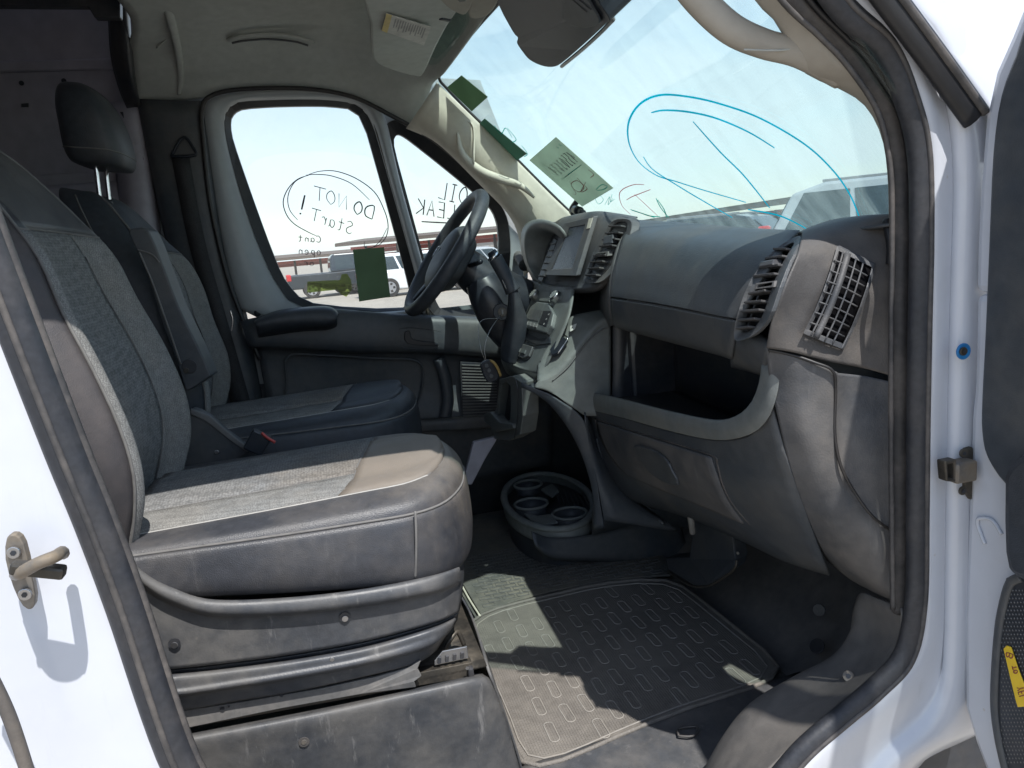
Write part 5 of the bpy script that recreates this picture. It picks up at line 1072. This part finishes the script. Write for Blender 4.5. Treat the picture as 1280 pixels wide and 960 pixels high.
# ================================================================== LEVER, WHEEL, KEYS, BRACKET
sl_ = thing('gear_lever', 'dark gear lever with a silver ring and a leather boot beside the steering wheel', 'gear lever', at(640,440,1,1.2))
LY = 1.22
lp = Yv([(619,322,LY),(626,335,LY),(634,350,LY),(641,364,LY)])
tube('handle', lp, .02, 'vinyl', sl_, ns=14, per=6, rads=[.018,.0175,.017,.0195], flat=1.1)
tube('knob_cap', Yv([(614,314,LY),(619,322,LY)]), .018, 'plastic_gloss', sl_, ns=14, smooth_path=False, rads=[.012,.0165])
tube('silver_ring', Yv([(615.5,319,LY),(618,322,LY)]), .0185, 'chrome', sl_, smooth_path=False, ns=18)
tube('stitch_line', [p+V(-.016,-.012,.006) for p in Yv([(634,352,LY),(639,363,LY)])], .001, 'thread', sl_, ns=5)
tube('boot', Yv([(641,363,LY),(644,382,LY+.01),(646,405,LY+.03),(643,430,LY+.05),(640,450,LY+.06)]), .03, 'vinyl', sl_, ns=16, per=6, rads=[.016,.026,.040,.046,.040], flat=.8)
tube('boot_frame', [hk(*p,.0) for p in ((656,352),(648,380),(634,410),(628,436),(632,440),(648,412),(662,380),(668,358))], .0035, 'metal_dark', sl_, closed=True, ns=8)

swh = thing('steering_wheel', 'black steering wheel with three spokes and its column, seen from the side', 'steering wheel', (.36,1.4,1.55))
wc = at(557,316,1,1.40); vd = V(.60,0,.80).normalized(); yd = V(-.03,1,.0).normalized(); yd = (yd-vd*yd.dot(vd)).normalized(); nd = yd.cross(vd).normalized()
if nd.x > 0: nd = -nd
RW = .190
def wp(a, r=RW, h=0): return wc+vd*(r*math.cos(a))+yd*(r*math.sin(a))+nd*h
tube('rim', [wp(2*math.pi*k/24) for k in range(24)], .0195, 'vinyl', swh, closed=True, per=4, ns=14)
tube('rim_seam', [wp(2*math.pi*k/24, RW-.0155, .004) for k in range(24)], .0016, 'rubber_black', swh, closed=True, per=3, ns=6)
hub = gobj('hub', grid([[wp(2*math.pi*k/16, r*(1.25 if math.cos(2*math.pi*k/16) < -.2 else 1), h) for k in range(16)] for r, h in ((.005,.018),(.06,.014),(.088,.000),(.096,-.025),(.07,-.060))], 3, 4, byidx=True, closed=True), 'plastic_dark', swh, closed=True, th=.002)
for a in (0, math.pi): pass
for a, wd in ((math.pi/2,.032),(-math.pi/2,.032),(math.pi*.88,.026),(-math.pi*.88,.026)):
    sp_ = tube('spoke', [wp(a,.05,-.012), wp(a,.10,-.012), wp(a,.15,-.004), wp(a,.182,0)], .02, 'plastic_gloss', swh, ns=10, rads=[wd,wd*.9,wd*.75,wd*.6], flat=.42, up=nd)
    if wd > .03:
        b_ = plate('button_pad', [wp(a-.16,.105,.0), wp(a+.16,.105,.0), wp(a+.11,.13,.004), wp(a-.11,.13,.004)], nd*.004, 'panel_grey', sp_, .001)
        tube('pad_trim', [wp(a-.16,.104,.003), wp(a-.12,.136,.007), wp(a+.12,.136,.007)], .0018, 'chrome', sp_, ns=6)
colp = [wc+nd*-.03, wc+nd*-.07, wc+nd*-.12+V(0,0,-.01), wc+nd*-.20+V(.02,0,-.02), wc+nd*-.30+V(.04,0,-.02)]
tube('column_shroud', colp, .07, 'plastic_black', swh, ns=20, per=5, rads=[.045,.058,.068,.074,.078], flat=.9)
tube('column_lower_cover', [at(600,350,1,1.34), at(612,372,1,1.33), at(625,398,1,1.33), at(640,425,1,1.34)], .06, 'plastic_black', swh, ns=18, per=5, rads=[.045,.057,.058,.045])
ig_ = disc('ignition_lock', at(627,390,1,1.262), (-.3,-1,.1), .024, .006, 'plastic_gloss', swh, 24, .002)
disc('key_slot_ring', at(628,390,1,1.253), (-.3,-1,.1), .013, .004, 'metal_dark', ig_, 18, .001)
box('key_slot', at(628,390,1,1.248), (.005,.004,.013), 'label_print', ig_, None, .0005)
tube('stalk', [wc+nd*-.07+yd*-.05, wc+nd*-.07+yd*-.12+vd*.01, wc+nd*-.068+yd*-.165+vd*.015], .007, 'plastic_gloss', swh, ns=8)
tube('stalk', [wc+nd*-.07+yd*.05, wc+nd*-.07+yd*.12+vd*.01, wc+nd*-.068+yd*.165+vd*.015], .007, 'plastic_gloss', swh, ns=8)

kf = thing('key_fob', 'dark key fob with brown leather strap dangling on a wire under the ignition', 'key fob', at(612,462,1,1.16))
KY = 1.16
fob = plate('fob_case', Y(KY, [(601,458),(605,452),(613,450),(619,456),(624,468),(622,475),(613,479),(607,474)]), (0,.014,0), 'plastic_gloss', kf, .003, sp=2)
for q in ((608,457),(611,463),(614,470)): disc('fob_button', at(q[0],q[1],1,KY-.0005), (0,-1,0), .0055, .0015, 'plastic_dark', fob, 14, .0005)
tube('leather_strap', Yv([(612,450,KY+.01),(617,453,KY-.004),(622,460,KY-.006),(626,470,KY-.004)]), .006, 'key_leather', kf, ns=6, flat=.35)
tube('key_wire', Yv([(626,394,1.24),(614,410,1.20),(607,428,1.17),(606,442,KY+.005),(608,452,KY+.005)]), .0011, 'metal', kf, ns=6)
tube('key_wire', Yv([(628,398,1.24),(603,400,1.22),(598,415,1.19),(601,436,KY+.005),(607,452,KY+.005)]), .0008, 'metal', kf, ns=6)

bx = thing('floor_shifter_bracket', 'grey plastic open box bracket hanging below the centre stack', 'bracket', at(632,530,0,.47))
bo_ = [(624,474),(640,470),(652,478),(653,520),(650,543),(636,551),(618,549),(612,530),(620,510)]
bi_ = [(627,482),(633,478),(638,483),(638,510),(637,525),(632,528),(625,528),(622,522),(624,505)]
ring('frame', [at(p[0],p[1],0,.45) for p in dense(bo_,2)], [at(p[0],p[1],0,.455) for p in dense(bi_,2)], (.05,.02,0), 'console_grey', bx, .004)
plate('inner_panel', [at(p[0],p[1],0,.48) for p in bi_], (.003,0,0), 'plastic_black', bx, 0)
tube('edge_line', [at(p[0],p[1],0,.446) for p in ((645,474),(647,490),(647,522),(643,548))], .0015, 'plastic_black', bx, ns=6)
plate('lower_ledge', [at(p[0],p[1],0,.44) for p in ((604,518),(612,515),(624,528),(640,530),(642,536),(620,540),(606,528))], (.03,0,.0), 'console_grey', bx, .003)

mt_ = thing('suction_mount', 'small black suction cup mount on the glass beside the touch screen', 'mount', at(720,262,0,.77))
tube('cup', [at(717,268,0,.775), at(715,262,0,.78), at(722,250,0,.79)], .008, 'plastic_black', mt_, ns=12, rads=[.008,.010,.008])
tube('neck', [at(719,262,0,.77), at(725,264,0,.765)], .013, 'plastic_gloss', mt_, smooth_path=False, ns=14)
tube('cap', [at(725,264,0,.765), at(729,266,0,.762)], .009, 'plastic_dark', mt_, smooth_path=False, ns=14)
tube('leg', [at(722,268,0,.77), at(722,275,0,.77)], .005, 'plastic_black', mt_, smooth_path=False)

# ================================================================== FLOOR MATS
fm = thing('passenger_floor_mat', 'dusty rubber floor mat with oval ridges in front of the passenger seat', 'floor mat', (.55,.75,.62))
ZM = .626
mo_ = [(650,962),(632,905),(606,845),(578,790),(600,768),(645,755),(700,742),(760,728),(838,723),(870,745),(925,790),(986,838),(940,862),(860,885),(770,922),(700,955)]
MP = [at(p[0],p[1],2,ZM) for p in soft(dense(mo_,2),1)]
plate('mat_sheet', MP, (0,0,-.006), 'mat_rubber', fm, .002)
tube('mat_edge', [p+V(0,0,.002) for p in MP], .0045, 'mat_rubber', fm, closed=True, per=1, ns=8)
cm = sum(MP, Vector((0,0,0)))/len(MP)
tube('mat_inner_line', [p.lerp(cm, .055)+V(0,0,.0012) for p in MP], .0018, 'mat_rim', fm, closed=True, per=1, ns=6)
# raised oval studs in staggered rows following the mat: two directions measured on the mat
def zz(x, y): return at(x, y, 2, ZM)
pa_, pb_ = zz(636,835), zz(690,832)
def oval(L_, W_):
    pts = []
    for k in range(20):
        a = 2*math.pi*k/20; x = (L_-W_)*(1 if math.cos(a) > 0 else -1)+W_*math.cos(a); pts.append(V(x, W_*math.sin(a), 0))
    return pts
ov = oval(.031, .0095)
def ring_mesh(nm, pts, r, mat):
    o = tube(nm, pts, r, mat, None, closed=True, per=1, ns=4, flat=.9); me = o.data; bpy.data.objects.remove(o); return me
mesh_ring = ring_mesh('oval_ridge', ov, .0016, 'mat_rim')
# real axes: long axis of ovals points across the van
import itertools
def inside(p, poly):
    c = False; n = len(poly)
    for i in range(n):
        a, b = poly[i], poly[i-1]
        if (a.y > p.y) != (b.y > p.y) and p.x < (b.x-a.x)*(p.y-a.y)/(b.y-a.y)+a.x: c = not c
    return c
shr = [p.lerp(cm, .13) for p in MP]
cnt = 0; ang = R(97)
for i in range(-8, 9):
    for j in range(-6, 7):
        p = V(.55+i*.046, .74+j*.088-i*.012+(.030 if i % 2 else 0), ZM+.0008)
        if inside(p, shr):
            o = bpy.data.objects.new('oval_ridge', mesh_ring); col.objects.link(o); o.parent = fm; o.location = p-worig(fm); o.rotation_euler = (0,0,ang-R(7)+R(random.uniform(-2,2))); cnt += 1
# fine ribs of the mat field
ch = []
x = .25
while x < .86:
    ys_ = [y*.01 for y in range(38, 108)]; run = [y for y in ys_ if inside(V(x,y,ZM), [p.lerp(cm,.06) for p in MP])]
    if len(run) > 4: ch.append(bargeo(V(x,run[0],ZM+.0002), V(x,run[-1],ZM+.0002), V(.0011,0,0), V(0,0,.0005)))
    x += .0052
rb_ = join_mb('mat_rib', ch, 'mat_rubber', fm); rb_['kind'] = 'stuff'
fm2 = thing('middle_floor_mat', 'greenish grey rubber mat with rectangular ridges between the seats', 'floor mat', (.4,1.2,.62))
m2p = [at(p[0],p[1],2,.628) for p in [(574,722),(560,650),(640,640),(760,650),(835,698),(838,718),(760,724),(690,738),(640,752),(600,766)]]
plate('mat_sheet', m2p, (0,0,-.006), 'floor_rubber', fm2, .002)
tube('mat_edge_strip', [at(572,722,2,.632), at(586,748,2,.632), at(600,770,2,.632)], .003, 'trim_cream', fm2, ns=6)
rect = [V(-.016,-.008,0),V(.016,-.008,0),V(.016,.008,0),V(-.016,.008,0)]
mesh_sq = ring_mesh('square_ridge', rect, .0013, 'panel_grey')
sh2 = [p.lerp(sum(m2p, Vector((0,0,0)))/len(m2p), .1) for p in m2p]
for i in range(-4, 14):
    for j in range(0, 16):
        p = V(.28+i*.04+(.02 if j % 2 else 0), 1.04+j*.022, .6288)
        if inside(p, sh2):
            o = bpy.data.objects.new('square_ridge', mesh_sq); col.objects.link(o); o.parent = fm2; o.location = p-worig(fm2)

# ================================================================== OPEN PASSENGER DOOR
pdr = thing('passenger_door', 'open white passenger door at the right edge with black inner lining', 'door', (.82,-.4,.6))
XD = .80
lead = X(XD, [(1285,-12),(1262,45),(1242,90),(1229,150),(1222,240),(1219,300),(1216,480),(1212,520),(1208,643),(1203,768),(1204,883),(1218,930),(1235,975)])
full = lead + [V(XD,-.12,.70), V(XD,-1.0,.68), V(XD,-1.06,.9), V(XD,-1.06,1.5), V(XD,-.98,2.0), V(XD,-.85,2.08), V(XD,-.45,2.08), V(XD,-.25,1.98)]
win = [V(XD,-.16,1.80), V(XD,-.15,1.60), V(XD,-.15,1.46), V(XD,-.5,1.44), V(XD,-.98,1.44), V(XD,-.97,1.75), V(XD,-.92,1.95), V(XD,-.84,2.0), V(XD,-.48,2.0), V(XD,-.32,1.95)]
# shell: lower skin and frame
low = [p for p in lead if p.z < 1.44]
plate('shell', [V(XD, lead[6].y+.0, 1.44)]+[p for p in lead[6:]]+[V(XD,-.12,.70), V(XD,-1.0,.68), V(XD,-1.06,.9), V(XD,-1.06,1.44)], (.05,0,0), 'white_paint', pdr, .010)
upper = lead[:6]; 
plate('window_post', [V(XD,upper[-1].y,1.44)]+list(reversed(upper))+[V(XD,-.25,1.98), V(XD,-.45,2.08), V(XD,-.85,2.08), V(XD,-.85,2.0), V(XD,-.48,2.0), V(XD,-.32,1.95), V(XD,-.16,1.80), V(XD,-.15,1.60), V(XD,-.15,1.44)], (.05,0,0), 'white_paint', pdr, .010)
plate('rear_post', [V(XD,-1.06,1.44), V(XD,-.98,1.44), V(XD,-.97,1.75), V(XD,-.92,1.95), V(XD,-.85,2.0), V(XD,-.85,2.08), V(XD,-.98,2.0), V(XD,-1.06,1.5)], (.05,0,0), 'white_paint', pdr, .006)
plate('window_glass', [p+V(.025,0,0) for p in win], (.004,0,0), 'window_glass', pdr, 0)
lx = XD-.012
plate('sail_lining', X(lx, [(1290,20),(1268,70),(1250,120),(1240,190),(1235,300),(1230,420),(1226,500),(1226,540),(1233,572),(1256,606),(1290,630),(1360,640),(1360,20)]), (.014,0,0), 'plastic_dark', pdr, .004, sp=3)
plate('armrest', [at(p[0],p[1],0,lx-.02) for p in ((1252,610),(1254,590),(1268,572),(1300,560),(1420,560),(1420,730),(1300,728),(1265,722),(1253,690))], (.034,0,0), 'vinyl', pdr, .010, sp=2)
lw = [(1266,722),(1258,728),(1250,760),(1245,790),(1241,840),(1240,885),(1245,925),(1254,965),(1262,1010),(1420,1010),(1420,730)]
plate('lower_lining', X(lx, lw), (.014,0,0), 'plastic_black', pdr, .004, sp=2)
tube('lining_rim', X(lx-.001, [(1275,722),(1262,730),(1253,760),(1248,790),(1244,840),(1243,885),(1248,925),(1257,965)]), .006, 'plastic_dark', pdr, ns=8, flat=.5, up=(1,0,0))
# dot relief on the lower lining
ch = []; me_d = None
for i in range(14):
    for j in range(44):
        x = 1250+i*4.0+(2 if j % 2 else 0); y = 738+j*5.0
        if x < 1249+max(0, (760-y)*.15)+2: continue
        if x > 1300: continue
        p = at(x, y, 0, lx-.0005); s = .0012
        ch.append(([p+V(0,-s,0), p+V(0,0,s*1.3), p+V(0,s,0), p+V(0,0,-s*1.3), p+V(-.001,0,0)], [(0,1,4),(1,2,4),(2,3,4),(3,0,4)]))
dts = join_mb('grille_dot', ch, 'panel_grey', pdr); dts['kind'] = 'stuff'
tube('door_edge_crease', X(XD-.002, [(1231,680),(1224,662),(1222,655),(1224,648),(1240,650),(1252,668)]), .0025, 'white_paint', pdr, ns=6)
yt = thing('yellow_tag', 'yellow tag with red handwriting stuck on the open door lining', 'tag', at(1265,845,0,lx-.003))
plate('tag_card', [at(p[0],p[1],0,lx-.004) for p in ((1254,811),(1258,807),(1263,809),(1272,836),(1282,862),(1300,890),(1296,905),(1283,883),(1272,884),(1270,878),(1262,845))], (.002,0,0), 'yellow_tag', yt, .0006)
cs = []
for t, o, ux, uy in (('B', (1266,818), (-2,9), (-8,-2)), ('TO', (1270,832), (1.5,6), (-5,1.5)), ('YEL', (1279,858), (1.5,6), (-8,2))):
    for q in write(t, o, ux, uy): cs.append([at(a, b, 0, lx-.0046) for a, b in q])
strokes('tag_writing', cs, .0007, 'ink_brown', yt, (-1,0,0))

# ================================================================== VEHICLES AND CARPORTS OUTSIDE
def vehicle(name, label, loc, hd, L_, W_, H_, paint, kind, group=None):
    """x forward; body, cabin, panes, wheels, lamps"""
    root = thing(name, label, {'pickup':'pickup truck','suv':'car','van':'van','car':'car'}[kind], (0,0,0), group)
    h = H_/2
    prof = {'suv':[(-.5,.30),(-.5,.52),(-.485,.62),(.2,.60),(.42,.55),(.49,.46),(.5,.25),(.48,.16),(-.48,.16)],
            'car':[(-.5,.30),(-.49,.58),(-.45,.64),(.2,.62),(.42,.56),(.49,.46),(.5,.25),(.48,.15),(-.48,.15)],
            'van':[(-.5,.30),(-.5,.55),(-.49,.60),(.30,.58),(.44,.50),(.49,.42),(.5,.25),(.48,.16),(-.48,.16)],
            'pickup':[(-.5,.35),(-.5,.58),(-.10,.58),(.22,.60),(.44,.56),(.49,.48),(.5,.30),(.48,.22),(-.48,.24)]}[kind]
    cab = {'suv':[(-.47,.60),(-.40,.93),(-.30,1.0),(.02,1.0),(.10,.96),(.27,.61)], 'car':[(-.36,.62),(-.22,.95),(-.12,1.0),(.02,1.0),(.10,.96),(.28,.61)],
           'van':[(-.49,.58),(-.47,.95),(-.42,1.0),(.10,1.0),(.18,.96),(.34,.57)], 'pickup':[(-.14,.58),(-.13,.94),(-.10,1.0),(.12,1.0),(.17,.95),(.29,.59)]}[kind]
    def prism(pts, w0, w1, zlo, zhi):
        n = len(pts); vs = []
        for s in (-1, 1):
            for x, z in pts:
                t = (z-zlo)/(zhi-zlo) if zhi > zlo else 0; vs.append(V(x*L_, s*(w0+(w1-w0)*t)/2, z*H_))
        return vs, [tuple(range(n)), tuple(range(n, 2*n))]+[(i, (i+1) % n, (i+1) % n+n, i+n) for i in range(n)]
    def add(nm, vf, mat, par, bev=.0):
        me = mk(nm, vf[0], vf[1], mat, None, False); me.parent = par; 
        if bev: solid(me, 0, 0, bev)
        return me
    add('body', prism(prof, W_, W_, 0, 1), paint, root, .06)
    add('cabin', prism(cab, W_*.96, W_*.78, .6, 1), paint, root, .05)
    # panes set into the cabin sides, front and rear
    z0, z1 = cab[0][1], cab[2][1]
    def side(x): return 0
    rx0, rx1 = cab[0][0], cab[-1][0]
    tb = lambda z: (W_*.96+(W_*.78-W_*.96)*((z-.6)/.4))/2
    segs = 2 if kind in ('pickup','car') else 3
    xa0, xa1 = cab[0][0]+.035, cab[-1][0]-.045; xt0, xt1 = cab[1][0]+.03, cab[-2][0]-.02
    for s in (-1, 1):
        for k in range(segs):
            a, b = k/segs+.015, (k+1)/segs-.015; zl, zh = .635, .93
            q = [(xa0+(xa1-xa0)*a, zl), (xa0+(xa1-xa0)*b, zl), (xt0+(xt1-xt0)*b, zh), (xt0+(xt1-xt0)*a, zh)]
            vs = [V(x*L_, s*(tb(z)+.004), z*H_) for x, z in q]+[V(x*L_, s*(tb(z)+.012), z*H_) for x, z in q]
            add('side_window', (vs, [(0,1,2,3),(4,5,6,7),(0,1,5,4),(1,2,6,5),(2,3,7,6),(3,0,4,7)]), 'car_glass', root)
            if k < 2: add('door_handle', boxgeo(V((xa0+(xa1-xa0)*(k/segs+.08))*L_, s*(W_/2+.01), .54*H_), (.16,.03,.03)), paint if kind == 'suv' else 'tyre', root)
    for (p, q, nm) in ((cab[0], cab[1], 'rear_window'), (cab[-1], cab[-2], 'front_window')):
        d = -.01 if nm == 'rear_window' else .01
        vs = []
        for e in (d, d*2.5):
            for x, z, sgn in ((p[0]*.9+q[0]*.1, p[1]*.9+q[1]*.1, -1), (p[0]*.9+q[0]*.1, p[1]*.9+q[1]*.1, 1), (p[0]*.1+q[0]*.9, p[1]*.1+q[1]*.9, 1), (p[0]*.1+q[0]*.9, p[1]*.1+q[1]*.9, -1)):
                vs.append(V(x*L_+e, sgn*(tb(z)-.08), z*H_))
        add(nm, (vs, [(0,1,2,3),(4,5,6,7),(0,1,5,4),(1,2,6,5),(2,3,7,6),(3,0,4,7)]), 'car_glass', root)
    rr = .36 if kind != 'car' else .32
    for sx_ in (-.31, .31):
        for s in (-1, 1):
            c = V(sx_*L_, s*(W_/2-.09), rr)
            ty = disc('wheel', c+V(0,-s*.02,0), (0,s,0), rr, .14, 'tyre', None, 28, .02); ty.parent = root
            hb = disc('wheel_rim', c+V(0,s*.115,0), (0,s,0), rr*.62, .012, 'wheel_rim', None, 20, .004); hb.parent = ty
            for k in range(5):
                a = 2*math.pi*k/5; e = box('wheel_opening', c+V(rr*.4*math.cos(a), s*.128, rr*.4*math.sin(a)), (.09,.004,.09), 'tyre', None, Matrix.Rotation(-a, 3, 'Y'), .01); e.parent = ty
    for s in (-1, 1):
        add('tail_lamp', boxgeo(V(-.485*L_, s*(W_/2-.09), (.60 if kind == 'suv' else .52)*H_), (.2,.22,(.2 if kind == 'suv' else .15)*H_)), 'tail_red', root, .03)
        add('head_lamp', boxgeo(V(.478*L_, s*(W_/2-.2), .45*H_), (.16,.36,.08*H_)), 'chrome', root, .03)
        add('mirror', boxgeo(V((cab[-1][0]-.05)*L_, s*(W_/2+.1), .64*H_), (.12,.2,.13)), paint, root, .03)
    add('rear_bumper', boxgeo(V(-.495*L_, 0, .24*H_), (.16,W_*.96,.14)), 'tyre' if kind != 'pickup' else 'chrome', root, .03)
    add('front_bumper', boxgeo(V(.495*L_, 0, .22*H_), (.16,W_*.94,.16)), 'tyre', root, .03)
    if kind == 'suv':
        for s in (-1, 1): add('roof_rail', boxgeo(V(-.13*L_, s*W_*.33, 1.01*H_), (.36*L_,.04,.05)), 'metal', root, .01)
    root.location = loc; root.rotation_euler = (0,0,hd)
    return root
def gpos(x, d):   # ground point in the direction of picture column x, d metres away
    r = ray(x, 300); r.z = 0; r.normalize(); return V(CAM.x+r.x*d, CAM.y+r.y*d, 0)
vehicle('pickup_truck', 'dark crew cab pickup truck parked outside, seen through the driver window', gpos(428,36), R(3), 5.3, 1.9, 1.85, 'car_dark', 'pickup', 'cars parked in the lot')
vehicle('parked_car', 'white minivan parked right of the pickup, beside the window sticker', gpos(520,31), R(8), 4.7, 1.85, 1.65, 'car_white', 'van', 'cars parked in the lot')
vehicle('parked_car', 'silver car mostly hidden behind the dark green window sticker', gpos(462,38), R(20), 4.6, 1.8, 1.5, 'car_silver', 'car', 'cars parked in the lot')
vehicle('parked_car', 'small silver car visible under the steering wheel through the quarter window', gpos(600,40), R(10), 4.5, 1.8, 1.6, 'car_silver', 'suv', 'cars parked in the lot')
vehicle('parked_suv', 'large pale SUV with red tail lamp parked ahead, filling the lower right of the windshield', gpos(1164,15), R(-42), 5.3, 2.0, 2.15, 'car_silver', 'suv', 'cars parked in the lot')
vehicle('parked_suv', 'dark car with red tail lamps just left of the pale SUV, beyond the glovebox', gpos(925,17), R(-50), 4.4, 1.8, 1.78, 'car_dark', 'suv', 'cars parked in the lot')
vehicle('parked_car', 'silver sedan whose roof shows above the glovebox left of the dark car', gpos(868,22), R(-40), 4.5, 1.8, 1.72, 'car_silver', 'suv', 'cars parked in the lot')
vehicle('parked_car', 'dark hatchback leftmost of the cars seen through the windshield', gpos(838,28), R(-20), 4.3, 1.8, 1.72, 'car_dark', 'suv', 'cars parked in the lot')
vehicle('parked_car', 'white car farthest along the row beyond the windshield, behind the silver sedan', gpos(900,30), R(-30), 4.4, 1.8, 2.0, 'car_white', 'suv', 'cars parked in the lot')
def carport(label, a, b, zr, depth, posts, mat='roof_brown'):
    root = thing('carport', label, 'carport', a, 'carports around the lot'); a = Vector(a); b = Vector(b); d = (b-a); n = V(-d.y, d.x, 0).normalized()
    vs = [a+V(0,0,zr), b+V(0,0,zr), b+n*depth+V(0,0,zr+.35), a+n*depth+V(0,0,zr+.35)]
    o = mk('roof', vs, [(0,1,2,3)], mat, root, False); solid(o, .12)
    v, f = bargeo(a+V(0,0,zr-.12), b+V(0,0,zr-.12), V(0,0,.10), n*.06); mk('front_beam', v, f, 'roof_brown', root, False)
    v, f = bargeo(a+n*depth*.5+V(0,0,zr-.45), b+n*depth*.5+V(0,0,zr-.45), V(0,0,.14), n*.08); mk('cross_beam', v, f, 'beam_red', root, False)
    v, f = bargeo(a+n*depth*.9+V(0,0,zr-.75), b+n*depth*.9+V(0,0,zr-.75), V(0,0,.16), n*.08); mk('cross_beam', v, f, 'beam_red', root, False)
    for i in range(posts):
        p = a.lerp(b, (i+.5)/posts)+n*depth*.5
        v, f = bargeo(p, p+V(0,0,zr-.3), V(.12,0,0), V(0,.12,0)); mk('post', v, f, 'steel_post', root, False)
carport('long brown carport with red beams behind the pickup, outside the driver window', gpos(240,84), gpos(540,80), 2.25, 5, 9)
carport('higher brown carport outside the quarter window behind the white minivan', gpos(418,66), gpos(720,60), 2.9, 6, 7)
carport('dark carport roof beyond the cars through the windshield', gpos(760,70), gpos(1010,34), 2.5, 6, 6)
bd = thing('far_building', 'low tan building on the far side of the lot beyond the windshield cars', 'building', gpos(900,110))
pA, pB = gpos(560,110), gpos(1150,95)
v, f = bargeo(pA+V(0,0,1.3), pB+V(0,0,1.3), V(0,0,1.3), V(0,4,0)); mk('wall', v, f, 'wall_tan', bd, False)
v, f = bargeo(pA+V(0,0,2.7), pB+V(0,0,2.7), V(0,0,.12), V(0,4.3,0)); mk('roof', v, f, 'roof_brown', bd, False)
for k in range(9):
    p = pA.lerp(pB, (k+.5)/9)+V(0,-4.03,1.3); v, f = boxgeo(p, (3.2,.1,1.3)); mk('window', v, f, 'car_glass', bd, False)
